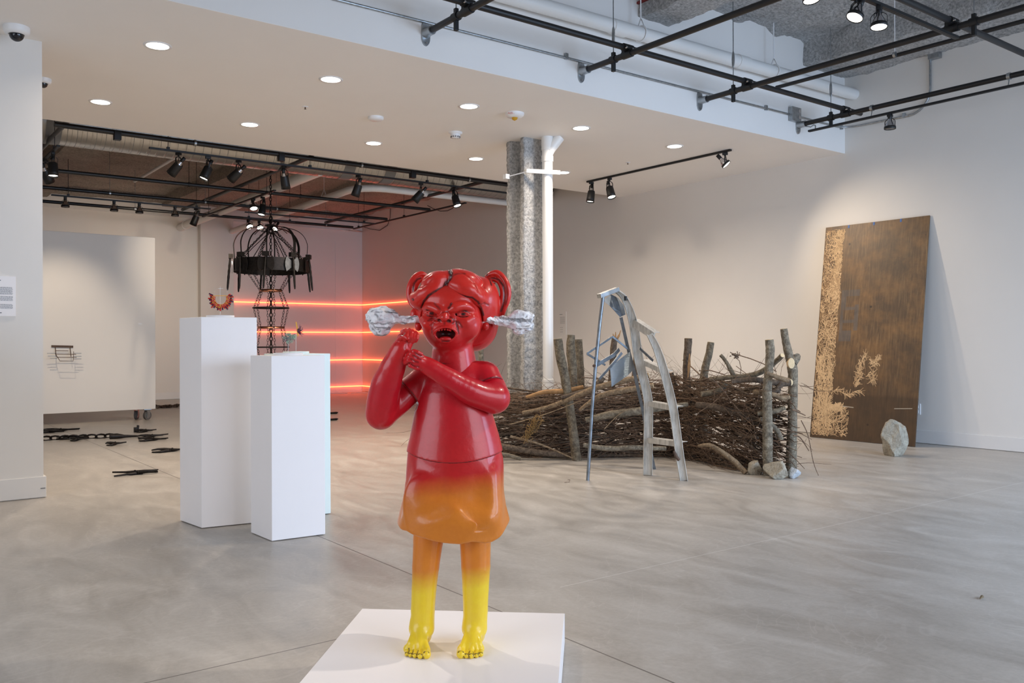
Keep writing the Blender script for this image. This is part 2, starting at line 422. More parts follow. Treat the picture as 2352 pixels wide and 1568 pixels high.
for (x, y) in ((1300, 125), (1759, 248), (1932, 292), (2077, 275)):
    p = onY(x, y, YF - .01) if x < 1950 else onX(x, y, XW - .01)
    MB().box((p[0], p[1], cz + .006), (.03, .03, .05)).build('strap', M['galv'], t)
p = onX(2147, 122, XW - .04)
tag(MB().box((p[0], p[1], p[2]), (.07, .115, .12)).build('junction_box', M['galv'], None, .004), 'square grey junction box at the top of the thin conduit on the right wall', 'junction box')
p = onY(1826, 263, YF - .03)
t = thing('junction_box', 'small galvanised box with round knockouts on the bulkhead above a pipe flange', 'junction box', p)
MB().box(p, (.16, .05, .15)).build('box_body', M['galv'], t, .004)
for dz in (-.03, .035): MB().cyl((p[0] + .045, p[1] - .03, p[2] + dz), (p[0] + .045, p[1] - .026, p[2] + dz), .02).build('knockout', M['chrome'], t)

# ---------------------------------------------------------------- black pipe grid of the hall
def flange(t, p, ax):
    """oval wall flange; ax = direction away from the wall"""
    a = Vector(ax); m = MB(); oval = []
    for k in range(24):
        an = 2 * PI * k / 24; oval.append((.038 * math.cos(an), .062 * math.sin(an) + (.035 if math.sin(an) > 0 else -.035)))
    P = Vector(p); s = Vector((1, 0, 0)) if abs(a.y) > .5 else Vector((0, 1, 0)); z = Vector((0, 0, 1))
    vs = [P + s * x + z * y for x, y in oval] + [P + s * x * .93 + z * y * .96 + a * .012 for x, y in oval]
    m.add(vs, [tuple(range(24))] + [tuple(range(47, 23, -1))] + [(k, (k + 1) % 24, 24 + (k + 1) % 24, 24 + k) for k in range(24)])
    m.cyl(P + a * .01, P + a * .05, .040, .034); m.cyl(P + a * .05, P + a * .10, .034)
    f = m.build('wall_flange', M['galv'], t)
    for dz in (-.075, .075): MB().cyl(P + z * dz + a * .012, P + z * dz + a * .018, .009, n=8).build('bolt', M['chrome'], f)
FX = (3.449, 5.017, 6.552, 8.149); FZ = 3.425; RP = .0245
hang_px = (1048, 1409, 1684, 1908)
flabel = ('black pipe crossing the picture top by the first flange beside the warm ceiling',
          'long black pipe reaching out from the second flange on the bulkhead',
          'long black pipe reaching out from the third flange, above the end of the ceiling track',
          'black pipe from the flange under the knockout box, with a track slung below')
FP = []
for k, x in enumerate(FX):
    y1 = (1.5, .5, .2, .2)[k]
    t = thing('grid_pipe', flabel[k], 'pipe', (x, YF, FZ), 'black pipes standing out from the bulkhead'); FP.append(t)
    MB().cyl((x, YF - .06, FZ), (x, y1, FZ), RP).build('pipe', M['black'], t)
    flange(t, (x, YF, FZ), (0, -1, 0))
GY, GZ = 5.335, 3.60 - .01
GZ = FZ + 2 * RP + .115
# long pipe along the bulkhead: solve its height from the photo line, then lay it on the crossing pipes
def along(px, py, z): return onZ(px, py, z)
GZ = 3.475; gA = onZ(1098, 18, GZ); gB = onZ(1982, 260, GZ); GY = (gA[1] + gB[1]) / 2
t = thing('grid_pipe', 'long black pipe parallel to the bulkhead, ending in a capped end near the right wall', 'pipe', (gB[0], GY, GZ))
MB().cyl((1.2, GY, GZ), (gB[0], GY, GZ), RP).build('pipe', M['black'], t)
G2Z = 3.475; g = onZ(2352, 119, G2Z); g0 = onZ(2074, 4, G2Z); G2Y = (g[1] + g0[1]) / 2
t = thing('grid_pipe', 'black pipe cutting across the top corner of the picture towards the right edge', 'pipe', (8.9, G2Y, G2Z))
MB().cyl((3.2, G2Y, G2Z), (8.9, G2Y, G2Z), RP).build('pipe', M['black'], t)
h1 = onZ(1783, 201, 3.70); h2 = onZ(2352, 50, 3.70)
t = thing('grid_pipe', 'thinner black pipe with white clips between the third and fourth flanges', 'pipe', h1)
MB().cyl((h1[0], h1[1], 3.70), (h2[0], h2[1] - .8, 3.70), .019).build('pipe', M['black'], t)
for px, py in ((2060, 127),):
    c = onZ(px, py, 3.70); MB().cyl((h1[0], c[1] - .012, 3.70), (h1[0], c[1] + .012, 3.70), .025).build('clip', M['galv'], t)
    MB().cyl((h1[0], c[1], 3.72), (h1[0], c[1], 4.38), .004, n=6).build('rod', M['white'], t)
# couplers and hangers at the crossings
def coupler(x, y, z0, z1, label, group):
    t = thing('pipe_coupler', label, 'clamp', (x, y, (z0 + z1) / 2), group)
    m = MB().cyl((x, y - .05, z0), (x, y + .05, z0), RP + .007, n=18).cyl((x - .05, y, z1), (x + .05, y, z1), RP + .007, n=18).box((x, y + .02, (z0 + z1) / 2), (.05, .05, .05))
    m.build('clamp_body', M['blackm'], t)
    for s in (-1, 1): MB().cyl((x + .034 * s - .02, y - .036, (z0 + z1) / 2 + .01), (x + .034 * s - .02, y - .052, (z0 + z1) / 2 + .01), .008, n=8).build('bolt', M['chrome'], t)
clab = ('black double clamp where the first flanged pipe crosses the long pipe', 'black double clamp at the crossing beside the second flange',
        'black double clamp at the crossing beside the third flange', 'black double clamp at the crossing nearest the right wall')
for k, x in enumerate(FX): coupler(x, GY, FZ, GZ, clab[k], 'clamps of the hall grid')
for k, x in enumerate(FX[2:]):
    coupler(x, G2Y, FZ, G2Z, ('black double clamp at the top right crossing above the lit lamps', 'black double clamp where the corner pipe meets the slung track pipe')[k], 'clamps of the hall grid')
def hanger(x, y, z, ztop, label, group, r=.0045, tb=True, zt=None):
    t = thing('hanger_rod', label, 'hanger', (x, y, z), group)
    MB().cyl((x, y, z + .03), (x, y, ztop), r, n=8).build('rod', M['galv'], t)
    MB().box((x, y, z - .02), (.028, .03, .16)).cyl((x, y - .03, z), (x, y + .03, z), RP + .008, n=16).build('bracket', M['blackm'], t, .003)
    if tb:
        zc = zt if zt else z + .3
        MB().torus((x, y, zc), .075, .005, (1, 0, 0), n=20, m=6, scale=(1, .16)).build('turnbuckle', M['galv'], t)
hl = ('black drop bracket on the first flanged pipe near the top edge', 'steel rod with turnbuckle holding the second flanged pipe', 'steel rod with turnbuckle holding the third flanged pipe', 'steel rod with turnbuckle holding the pipe under the knockout box')
for k, (x, px) in enumerate(zip(FX, hang_px)):
    y = onX(px, 140, x)[1]
    hanger(x, y, FZ, 4.4, hl[k], 'rod hangers of the hall grid', zt=(3.9, 3.62, 3.72, 3.72)[k])
p = onX(2237, 40, FX[2]); hanger(FX[2], p[1], FZ, 4.4, 'rod hanger with a pierced black tab close to the top right crossing', 'rod hangers of the hall grid', tb=False)

# ---------------------------------------------------------------- track rails
def rail(p0, p1, label, group, name='track_rail', w=.034, h=.020):
    p0 = Vector(p0); p1 = Vector(p1); t = thing(name, label, 'track', p0, group)
    d = (p1 - p0).normalized(); s = d.cross(Vector((0, 0, 1)))
    MB().strap([p0, p1], s, w, h).build('rail_body', M['blackm'], t)
    MB().strap([p0 + d * .01 + Vector((0, 0, -h / 2 - .0005)), p1 - d * .01 + Vector((0, 0, -h / 2 - .0005))], s, .008, .002).build('slot', M['black'], t)
    return t
G_T = 'black lighting tracks'
rail((7.80, 8.63, 3.223), (7.80, 6.25, 3.223), 'black track fixed to the low warm ceiling, carrying three lamps', G_T)
ft = onZ(2198, 87, 3.36); rail((1.5, ft[1], 3.36), (ft[0], ft[1], 3.36), 'black track crossing the top edge, with the lit lamps hanging from it', G_T)
t5 = onZ(1861, 302, 3.33); T5X = 8.13
tr5 = rail((T5X, t5[1], 3.33), (T5X, .2, 3.33), 'black track slung under the pipe nearest the right wall', G_T)
for px in (2003, 2318):
    y = onX(px, 240, FX[3])[1]
    MB().cyl((FX[3], y - .014, FZ), (FX[3], y + .014, FZ), .032).cyl((FX[3], y, FZ - .03), (T5X, y, 3.34), .004, n=6).build('clip', M['galv'], tr5)
MB().tube([(FX[3], YF - .1, FZ - .03), (FX[3], YF - .16, FZ - .05), (T5X, 5.42, FZ - .04), (T5X, 5.40, FZ - .05), (T5X, 5.40, 3.34)], .006, 6).build('feed_conduit', M['galv'], tr5)

# ---------------------------------------------------------------- back hall grid
BZ = 3.30
bp = [('P1', (123, 287), (1273, 437), 'black pipe hugging the back edge of the low ceiling, in front of the duct', .028),
      ('P2', (139, 392), (985, 482), 'black pipe passing over the hanging chain behind the duct', .026),
      ('P3', (99, 430), (890, 503), 'black pipe above the row of unlit far lamps', .026),
      ('P4', (99, 462), (811, 522), 'farthest black pipe, close to the far wall', .026)]
BP = {}
for nm, a, b, lab, r in bp:
    A = onZ(*a, BZ); B = onZ(*b, BZ); y = (A[1] + B[1]) / 2; BP[nm] = (A[0], B[0], y)
    t = thing('grid_pipe', lab, 'pipe', (A[0], y, BZ), 'black pipes of the back hall')
    MB().cyl((A[0] if nm == 'P1' else .9, y, BZ), (B[0], y, BZ), r, n=14).build('pipe', M['black'], t)
    cx = {'P1': (448, 1077, 830), 'P2': (434, 690), 'P3': (252, 471, 635), 'P4': (310, 748)}[nm]
    for px in cx:
        q = onY(px, 400, y); MB().cyl((q[0] - .012, y, BZ), (q[0] + .012, y, BZ), r + .006, n=12).cyl((q[0], y, BZ + .02), (q[0], y, 3.95), .004, n=6).build('clip', M['galv'] if nm != 'P2' else M['blackm'], t)
    if nm == 'P1':
        for px in (269, 645, 947): q = onY(px, 300, y); MB().box((q[0], y - .004, BZ - .03), (.07, .07, .1)).build('bracket', M['blackm'], t, .004)
def cross(x, y0, y1, z, lab, r=.026):
    t = thing('grid_pipe', lab, 'pipe', (x, y0, z), 'black pipes of the back hall'); MB().cyl((x, y0, z), (x, y1, z), r, n=14).build('pipe', M['black'], t); return t
cross(4.45, 9.9, 15.15, BZ + .06, 'black cross pipe left of the hanging chain, joining the long pipes')
cross(7.1, 10.0, 15.2, BZ + .06, 'black cross pipe near the far wall corner, joining the long pipes')
cross(1.74, 9.6, 15.2, BZ + .06, 'black cross pipe beside the white wall edge')
_rail = rail
def rail(p0, p1, *a, **k):
    t = _rail(p0, p1, *a, **k); P0, P1 = Vector(p0), Vector(p1); n = max(1, int((P1 - P0).length / 1.6)); m = MB()
    for i in range(n + 1):
        q = P0 + (P1 - P0) * ((i + .12) / (n + .24)); m.cyl(q, (q.x, q.y, 3.92), .0035, n=6).box(q + Vector((0, 0, .02)), (.03, .03, .03))
    m.build('hanger', M['blackm'], t); return t
T1 = rail((2.53, 9.79, 3.19), (onY(1232, 450, 9.79)[0], 9.79, 3.19), 'long black track under the front back-hall pipe carrying seven lamps', G_T)
rail((2.22, 13.69, 3.19), (4.45, 13.69, 3.19), 'black track holding the row of unlit far lamps', G_T)
rail((5.0, 13.69, 3.19), (7.35, 13.69, 3.19), 'black track in front of the red lit wall', G_T)
rail((4.62, 11.5, 3.19), (4.62, 14.6, 3.19), 'short black track with two lit lamps left of the chain', G_T)
rail((1.74, 10.3, 3.2), (1.74, 12.5, 3.2), 'black track end beside the white wall edge', G_T)
rail((7.38, 10.9, 3.2), (7.38, 14.6, 3.2), 'black track slanting behind the lamps near the column', G_T)
rail((5.2, 14.3, 3.19), (6.1, 14.3, 3.19), 'short black track behind the top of the iron chandelier', G_T)

# spiral duct
t = thing('spiral_duct', 'large galvanised spiral duct running behind the low ceiling edge', 'duct', (1.0, 10.95, 3.62))
d = MB(); n = 40; xs = np.arange(.4, 8.9, .06); DC = (10.95, 3.62); DR = .275
d.tube([(x, DC[0], DC[1]) for x in (.4, 4.0, 8.95)], DR, n).build('duct_shell', M['duct'], t)
for px in (116, 788, 880):
    q = onY(px, 420 if px > 500 else 300, DC[0]); MB().cyl((q[0] - .08, DC[0], DC[1]), (q[0] + .08, DC[0], DC[1]), DR + .004, n=n).build('sealed_joint', plain('grey_duct_tape', (118, 118, 118), .5) if 'dt' not in M else M['dt'], t)
for xx in np.arange(1.0, 8.8, .105):
    pass
sm = MB()
for k in range(78): sm.torus((1.0 + k * .1, DC[0], DC[1]), DR + .001, .0028, (1, 0, .05), n=36, m=4)
sm.build('seam', M['galv'], t)
# white drain pipes of the back hall
pipe_thing('drain_pipe', 'thick white pipe slanting under the duct, left of the hanging chain', 'pipe', [(5.02, 10.9, 3.42), (5.1, YR, 3.36)], .078, M['pvc'],
           group='white pipes of the back hall', extra=collars([(5.06, 14.2, 3.39), (5.09, 17.1, 3.363)], (0, 1, 0), .083, .02, M['pvc']))
w2 = [(6.06, YR, 3.335), (5.98, 12.0, 3.40)]
for k in range(7):
    a = k / 6 * PI / 2; w2.append((5.98 + .42 * (1 - math.cos(a)), 12.0 - .45 * math.sin(a), 3.40))
w2.append((XW, 11.50, 3.40))
pipe_thing('drain_pipe', 'white pipe with an elbow, turning towards the rough column below the duct', 'pipe', w2, .055, M['pvc'], group='white pipes of the back hall',
           extra=collars([(6.01, 13.2, 3.39), (7.0, 11.54, 3.40)], (0, 1, 0), .058, .02, M['pvc']))
for k, (px, py, y) in enumerate(((708, 470, 12.9),)):
    t = thing('pipe_hanger', 'white split hanger on the pipe beside the red lit wall', 'hanger', (6.0, y, 3.4))
    MB().cyl((6.0, y, 3.53), (6.0, y, 3.95), .006, n=6).build('rod', M['white'], t)
    MB().tube([(6.0 - .055, y, 3.41), (6.0, y, 3.54), (6.0 + .055, y, 3.41)], .006, 6).build('clevis', M['white'], t)
tag(MB().cyl((3.6, 10.9, 3.7), (3.55, 14.6, 3.66), .022, n=10).build('sprinkler_pipe', M['pvc']), 'slender pale pipe slanting across the sprayed ceiling behind the duct', 'pipe')
tag(MB().cyl((5.3, 10.9, 3.80), (5.2, 14.2, 3.76), .018, n=10).build('sprinkler_pipe', M['rust']), 'slender brown pipe against the sprayed ceiling left of the chain', 'pipe')
for k, pp in enumerate((((897, 440), (897, 470), (896, 500), (890, 517), (872, 529), (852, 526), (835, 521)), ((1045, 470), (1040, 478), (1028, 484), (1012, 485), (995, 479), (982, 472)))):
    tag(MB().tube([onX(x, y, XW - .02) for x, y in pp], .007, 6).build('cable', M['black']), ('thin dark conduit dropping down the red lit wall and curling to the far pipes', 'thin dark conduit sagging along the wall behind the last can lamp')[k], 'cable')

# ---------------------------------------------------------------- ceiling fittings
DL = [(1.748, 6.53, 'downlight over the white left wall, largest in the picture'), (1.748, 8.35, 'downlight nearest the duct and the white wall edge'),
      (3.10, 6.53, 'downlight second along the front row of the low ceiling'), (3.10, 8.35, 'downlight second along the rear row, above the can lamps'),
      (4.46, 6.53, 'downlight beside the alarm strobe on the low ceiling'), (4.46, 8.35, 'downlight below the plain disc detector'),
      (5.82, 6.53, 'downlight in the front row just past the white drain elbow'), (5.80, 8.35, 'downlight in the rear row just before the rough column'),
      (7.19, 6.53, 'downlight closest to the ceiling track'), (7.16, 8.38, 'downlight partly hidden behind the strap of the white pipe')]
proto = None
for k, (x, y, lab) in enumerate(DL):
    if proto is None:
        proto = thing('downlight', lab, 'ceiling light', (x, y, ZC))
        MB().lathe([(.078, -.004), (.095, -.006), (.098, 0)], (x, y, ZC)).build('trim_ring', M['white'], proto)
        MB().lathe([(.0, -.003), (.079, -.003)], (x, y, ZC)).build('diffuser', M['bright'], proto)
        o = proto
    else: o = copy_tree(proto); o.location = (x, y, ZC)
    tag(o, 'round lit ' + lab, 'ceiling light', 'round downlights of the low ceiling')
    l = light('downlight_lamp', 'AREA', (0, 0, -.012), 9.5, (1, .84, .68), None, shape='DISK', size=.15, spread=math.radians(150)); l.parent = o
def ceil_disc(name, px, py, lab, cat, parts, z=ZC):
    p = onZ(px, py, z); t = thing(name, lab, cat, p)
    for nm, prof, m in parts: MB().lathe(prof, p, 28).build(nm, m, t)
    return t, p
ceil_disc('smoke_detector', 863, 269, 'plain white disc detector on the low ceiling between downlights', 'smoke detector', [('base', [(.075, 0), (.075, -.018), (.06, -.03), (0, -.032)], M['white'])])
t, p = ceil_disc('smoke_detector', 1046, 304, 'slotted white dome detector on the low ceiling left of the column', 'smoke detector', [('base', [(.072, 0), (.07, -.012), (.05, -.02)], M['white']), ('dome', [(.05, -.018), (.05, -.035), (.042, -.055), (0, -.06)], M['white'])])
for k in range(12):
    a = k * PI / 6; MB().box((p[0] + .045 * math.cos(a), p[1] + .045 * math.sin(a), p[2] - .048), (.012, .012, .014), Matrix.Rotation(a, 3, 'Z')).build('slot', M['ink'], t)
t, p = ceil_disc('alarm_strobe', 1182, 260, 'white ceiling alarm with a red word and a small amber lens', 'alarm', [('base', [(.09, 0), (.088, -.02), (.07, -.036), (.03, -.042), (0, -.042)], M['white']), ('lens', [(.03, -.040), (.024, -.058), (0, -.072)], M['amber'])])
def text(s, loc, size, right, up, m, parent=None, name='lettering', depth_=.0006, align='CENTER'):
    cu = bpy.data.curves.new(name, 'FONT'); cu.body = s; cu.size = size; cu.align_x = align; cu.align_y = 'CENTER'; cu.extrude = depth_; cu.materials.append(m)
    o = bpy.data.objects.new(name, cu); SC.collection.objects.link(o)
    R = Vector(right).normalized(); U = Vector(up).normalized(); N = R.cross(U)
    mt = Matrix(((R.x, U.x, N.x, 0), (R.y, U.y, N.y, 0), (R.z, U.z, N.z, 0), (0, 0, 0, 1)))
    off = world_off(parent) if parent else Vector((0, 0, 0))
    mt.translation = Vector(loc) - off; 
    if parent: o.parent = parent
    o.matrix_local = mt; bpy.context.view_layer.update()
    me = bpy.data.meshes.new_from_object(o.evaluated_get(bpy.context.evaluated_depsgraph_get())); n = bpy.data.objects.new(name, me); SC.collection.objects.link(n)
    if parent: n.parent = parent
    n.matrix_local = mt; bpy.data.objects.remove(o); return n
RT = Vector((_c, -_s, 0)); FW = Vector((_s, _c, 0))
text('ALERT', Vector(p) - FW * .084 - RT * .03 + Vector((0, 0, -.021)), .024, RT, Vector((0, 0, 1)) - FW * .3, M['inkr'], t)
for nm, px, py, lab in (('fire_sprinkler', 701, 245, 'tiny recessed sprinkler on the low ceiling above the rear downlights'), ('fire_sprinkler', 1442, 373, 'tiny recessed sprinkler on the low ceiling above the three lamp track')):
    ceil_disc(nm, px, py, lab, 'sprinkler', [('cover', [(.030, 0), (.028, -.004), (0, -.004)], M['white']), ('stem', [(.005, -.004), (.005, -.02), (.012, -.022), (0, -.024)], M['rust'])])
def dome_cam(px, py, lab, sc=1.0, yoff=0):
    p = onZ(px, py, ZC); p = p + np.array([0, yoff, 0]); t = thing('security_camera', lab, 'camera', p)
    MB().lathe([(.082 * sc, 0), (.082 * sc, -.03 * sc), (.072 * sc, -.048 * sc), (.048 * sc, -.052 * sc)], p, 32).build('housing', M['white'], t)
    MB().lathe([(.046 * sc * math.cos(a), -.052 * sc - .046 * sc * math.sin(a)) for a in np.linspace(0, PI / 2, 8)], p, 28).build('dome', M['dark'], t)
dome_cam(38, 62, 'white dome security camera with a dark bubble above the left wall'); dome_cam(99, 181, 'small dome camera peeping past the white wall edge', .75)

# ---------------------------------------------------------------- column and its pipe
A = onZ(1203, 314, ZC); colx, coly = A[0], A[1]
sx, sy = .27, .30
prof = [(0, 0), (sx, 0), (sx, .085), (sx * .66, .1), (sx * .66, sy - .09), (sx, sy - .075), (sx, sy), (0, sy), (0, sy - .06), (sx * .42, sy - .10), (sx * .42, .10), (0, .065)]
cm = MB(); ring = []
for i in range(len(prof)):
    a = Vector(prof[i] + (0,)); b = Vector(prof[(i + 1) % len(prof)] + (0,)); nseg = max(1, int((b - a).length / .02))
    for k in range(nseg): ring.append(a + (b - a) * k / nseg)
nz = 160; vs = []
for j in range(nz + 1):
    z = ZC * j / nz
    for q in ring:
        pz = Vector((colx + q.x, coly + q.y, z)); d = mnoise.noise_vector(pz * 18) * .010 + mnoise.noise_vector(pz * 50) * .007 + mnoise.noise_vector(pz * 3) * .008
        vs.append((pz.x + d.x, pz.y + d.y, z))
nr = len(ring)
cm.add(vs, [(j * nr + k, j * nr + (k + 1) % nr, (j + 1) * nr + (k + 1) % nr, (j + 1) * nr + k) for j in range(nz) for k in range(nr)], True)
o = cm.build('column', M['foam']); o['kind'] = 'structure'
PXp = onD(1258, 600, depth((colx + .18, coly - .12, EYE))); px_, py_ = PXp[0], PXp[1]
t = thing('drain_pipe', 'vertical white pipe strapped to the rough grey column', 'pipe', (px_, py_, 0))
MB().cyl((px_, py_, 0), (px_, py_, ZC - .1), .055, n=28).build('riser', M['pvc'], t)
MB().cyl((px_, py_, ZC - .14), (px_, py_, ZC), .062, n=28).cyl((px_, py_, ZC - .26), (px_, py_, ZC - .20), .062, n=28).tube([Vector((px_, py_, ZC - .19)), Vector((px_, py_, ZC - .13)) + RT * .03, Vector((px_, py_, ZC)) + RT * .13], [.052, .054, .056], 24).build('wye_fitting', M['pvc'], t)
MB().cyl((px_, py_, .52), (px_, py_, .70), .063, n=28).build('coupling', M['pvc'], t)
q = Vector((px_, py_, 2.86))
t = thing('strut_bracket', 'white slotted strut and strap tying the vertical pipe to the column', 'bracket', q)
MB().strap([q - RT * .22 - FW * .06 + Vector((0, 0, .01)), q + RT * .13 - FW * .06 + Vector((0, 0, -.01))], (0, 0, 1), .042, .022).build('channel', M['white'], t)
MB().torus(q, .059, .006, (0, 0, 1)).build('pipe_strap', M['white'], t)
MB().tube([q - RT * .22 - FW * .06, q - RT * .42 + FW * .02 + Vector((0, 0, -.035))], .006, 6).box(q - RT * .43 + FW * .02 + Vector((0, 0, -.035)), (.05, .05, .05)).build('tie_rod', M['white'], t)
# ---------------------------------------------------------------- track lamps
PROTO = {}
def make_lamp(kind, r=.05, L=.17, lit=True):
    """hangs from z = 0; head pivots about x at PV"""
    t = bpy.data.objects.new('track_lamp', None); SC.collection.objects.link(t)
    PV = -.135 if kind == 'can' else -.12
    MB().box((0, 0, -.014), (.034, .06, .028)).cyl((0, 0, -.028), (0, 0, -.042), .010, n=10).build('track_adapter', M['blackm'], t, .003)
    y = MB(); rr = .052 if kind == 'bulb' else .046
    pts = [(rr, 0, PV)] + [(rr, 0, PV + .03)] + [(rr * math.cos(a), 0, -.078 + .034 * math.sin(a)) for a in np.linspace(0, PI, 11)] + [(-rr, 0, PV + .03), (-rr, 0, PV)]
    y.strap(pts, (0, 1, 0), .014 if kind == 'can' else .010, .003); y.build('yoke', M['blackm'], t)
    P = [bpy.data.objects.new('x', None)] ; bpy.data.objects.remove(P[0])
    def head(nm, mb, m, dz=0):
        o = mb.build(nm, m, t); o.location = (0, 0, PV); return o
    # head modelled about its pivot, pointing down (-z)
    if kind == 'can':
        c = MB().lathe([(.043, .018), (.049, .0), (.054, -.09), (.057, -.135), (.054, -.133), (.048, -.02), (.041, .016)], n=10)
        h = head('shade', c, M['blackm'])
        head('lens', MB().lathe([(.052, -.118), (0, -.114)], n=16), M['glow'] if lit else M['dark'])
        head('bulb_neck', MB().lathe([(.038, .0), (.024, .035), (.018, .052)], n=16), M['chrome'])
        head('socket', MB().lathe([(.018, .048), (.020, .052), (.020, .105), (.0, .108)], n=16), M['blackm'])
    else:
        head('lamp_ring', MB().lathe([(.050, .0), (.055, -.002), (.056, -.026), (.053, -.028), (.049, -.02), (.047, 0)], n=24), M['blackm'])
        head('lens', MB().lathe([(.050, -.022), (.03, -.027), (0, -.029)], n=20), M['glow'] if lit else M['dark'])
        head('bulb_neck', MB().lathe([(.048, -.004), (.040, .025), (.022, .055), (.018, .075)], n=20), M['chrome'])
        head('socket', MB().lathe([(.018, .07), (.021, .074), (.021, .128), (.0, .13)], n=16), M['blackm'])
    MB().tube([(.004, 0, -.03), (.03, .012, -.05), (.028, .02, -.09), (.012, .012, PV + .10 if PV + .10 < -.03 else -.06)], .003, 5).build('cord', M['blackm'], t)
    return t
SPOTS = []
def lamp(kind, loc, yaw, tilt, label, group, lit=True, beam=None):
    key = (kind, lit)
    if key not in PROTO: PROTO[key] = t = make_lamp(kind, lit=lit)
    else: t = copy_tree(PROTO[key])
    t.location = [float(a) for a in loc]; t.rotation_euler = (0, 0, math.radians(yaw))
    for ch in t.children:
        if ch.name.split('.')[0] in ('shade', 'lamp_ring', 'lens', 'bulb_neck', 'socket'): ch.rotation_euler = (math.radians(tilt), 0, 0)
    tag(t, label, 'track lamp', group)
    if beam:
        e, size, col, tgt = beam
        R = Matrix.Rotation(math.radians(yaw), 3, 'Z') @ Matrix.Rotation(math.radians(tilt), 3, 'X')
        PV = -.135 if kind == 'can' else -.12
        p = Vector(t.location) + Vector((0, 0, PV)) + R @ Vector((0, 0, -.145 if kind == 'can' else -.04))
        light('track_lamp_beam', 'SPOT', p, e, col, tgt, spot_size=math.radians(size), spot_blend=.9, shadow_soft_size=.035)
    return t
def aim(loc, tgt):
    """yaw, tilt that point the head at tgt"""
    d = Vector(tgt) - Vector(loc) - Vector((0, 0, -.11)); d.normalize()
    tilt = math.degrees(math.acos(max(-1, min(1, -d.z)))); yaw = math.degrees(math.atan2(d.x, -d.y)) + 180
    return yaw, tilt
def alamp(kind, loc, tgt, label, group, lit=True, beam=None):
    if isinstance(tgt, list): hd = Vector(loc) + RT * tgt[0] + FW * tgt[1] + Vector((0, 0, tgt[2])); tgt = tgt[3] if len(tgt) > 3 else hd
    else: hd = tgt
    yaw, tilt = aim(loc, hd)
    b = None if beam is None else (beam[0], beam[1], beam[2], tgt)
    return lamp(kind, loc, yaw, tilt, label, group, lit, b)
WW = (1.0, .82, .62)
GA = 'track lamps of the seven lamp row'
row = [(410, 'black can lamp, first of the seven on the long track', [-1, .3, -1.1], None),
       (478, 'black can lamp glowing at its rim, second on the long track', [-.45, -.3, -1.4, (5.2, 11.2, 0)], (45, 60, WW)),
       (548, 'long black can lamp tipped low, third on the long track', [-1.1, .3, -1, (4.7, 17.4, 1.3)], (210, 40, WW)),
       (653, 'black can lamp facing away, right above the hanging chain', [.05, .5, -1.3], None),
       (823, 'black can lamp over the white elbow pipe', [-.4, .15, -1.2, (4.4, 12.0, .6)], (80, 70, WW)),
       (967, 'black can lamp tipped sideways between elbow pipe and column', [-.9, .1, -1.1], None),
       (1045, 'black can lamp with a bright mouth, last before the column', [.35, -.3, -1.3, (7.6, 10.6, 0)], (90, 75, WW))]
for px, lab, tgt, beam in row:
    p = onY(px, 350 + .13 * (px - 400), 9.79); p = (p[0], 9.79, 3.178)
    alamp('can', p, tgt, lab, GA, True, beam)
GB = 'three lamps of the ceiling track'
alamp('can', (7.80, 8.55, 3.21), [-.12, -.06, -1, (7.0, 8.0, 0)], 'black square can lamp, farther one of the pair on the ceiling track', GB, True, (25, 80, WW))
alamp('can', (7.80, 8.20, 3.21), [.16, -.3, -1, (8.3, 7.2, 0)], 'black can lamp with a lit mouth, nearer one of the pair on the ceiling track', GB, True, (30, 80, WW))
alamp('bulb', (7.80, 6.33, 3.21), [.75, -.25, -1, (9.0, 4.9, 1.5)], 'small lit bulb lamp alone at the near end of the ceiling track', GB, True, (82, 88, WW))
GC = 'lamps on the tracks of the hall grid'
fy = ft[1]
for px, py, lab, tgt, beam in ((1835, -45, 'lit bulb lamp cut off by the top edge of the picture', [.1, -.15, -1, (3.4, 4.3, 0)], (50, 75, WW)),
                               (1945, -5, 'lit bulb lamp tilted sideways, middle one near the top edge', [-.42, -.15, -1, (1.95, 5.1, .8)], (120, 46, WW)),
                               (2002, 16, 'lit bulb lamp pointing straight down, beside the track end at the top', [-.06, -.12, -1, (5.9, 5.0, 0)], (80, 90, WW))):
    p = onZ(px, py, 3.36); alamp('bulb', (p[0], fy, 3.35), tgt, lab, GC, True, beam)
y = onX(2044, 270, T5X)[1]; alamp('bulb', (T5X, y, 3.32), (T5X + .02, y, 0), 'unlit bulb lamp with a wide wire yoke under the slung track', GC, False)
GD = 'unlit lamps on the far track'
for px, lab in ((150, 'unlit bulb lamp of the far row, closest to the white wall'), (262, 'unlit bulb lamp of the far row, second from the white wall'),
                (320, 'unlit bulb lamp of the far row, beside a black bracket'), (402, 'unlit bulb lamp of the far row, above the rolling wall edge')):
    p = onY(px, 460, 13.69); alamp('bulb', (p[0], 13.69, 3.18), (p[0], 13.6, 0), lab, GD, False)
p = onY(458, 477, 13.69); alamp('can', (p[0] - .05, 13.69, 3.18), [-.4, .1, -1, (3.6, 17.4, 2.0)], 'small can lamp of the far row against the end of the thick white pipe', GD, True, (140, 85, WW))
GE = 'lit lamps around the top of the chandelier'
for px, Yv, lab, tgt, beam in ((583, 12.3, 'lit bulb lamp under the short track left of the chain', [.25, -.35, -1, (5.2, 13.5, .5)], (45, 70, WW)), (606, 12.05, 'lit wrapped can lamp just left of the chain', [-.1, -.2, -1], None)):
    p = onY(px, 450, Yv); alamp('bulb' if px == 583 else 'can', (4.62 if px == 583 else 4.66, Yv, 3.18), tgt, lab, GE, True, beam)
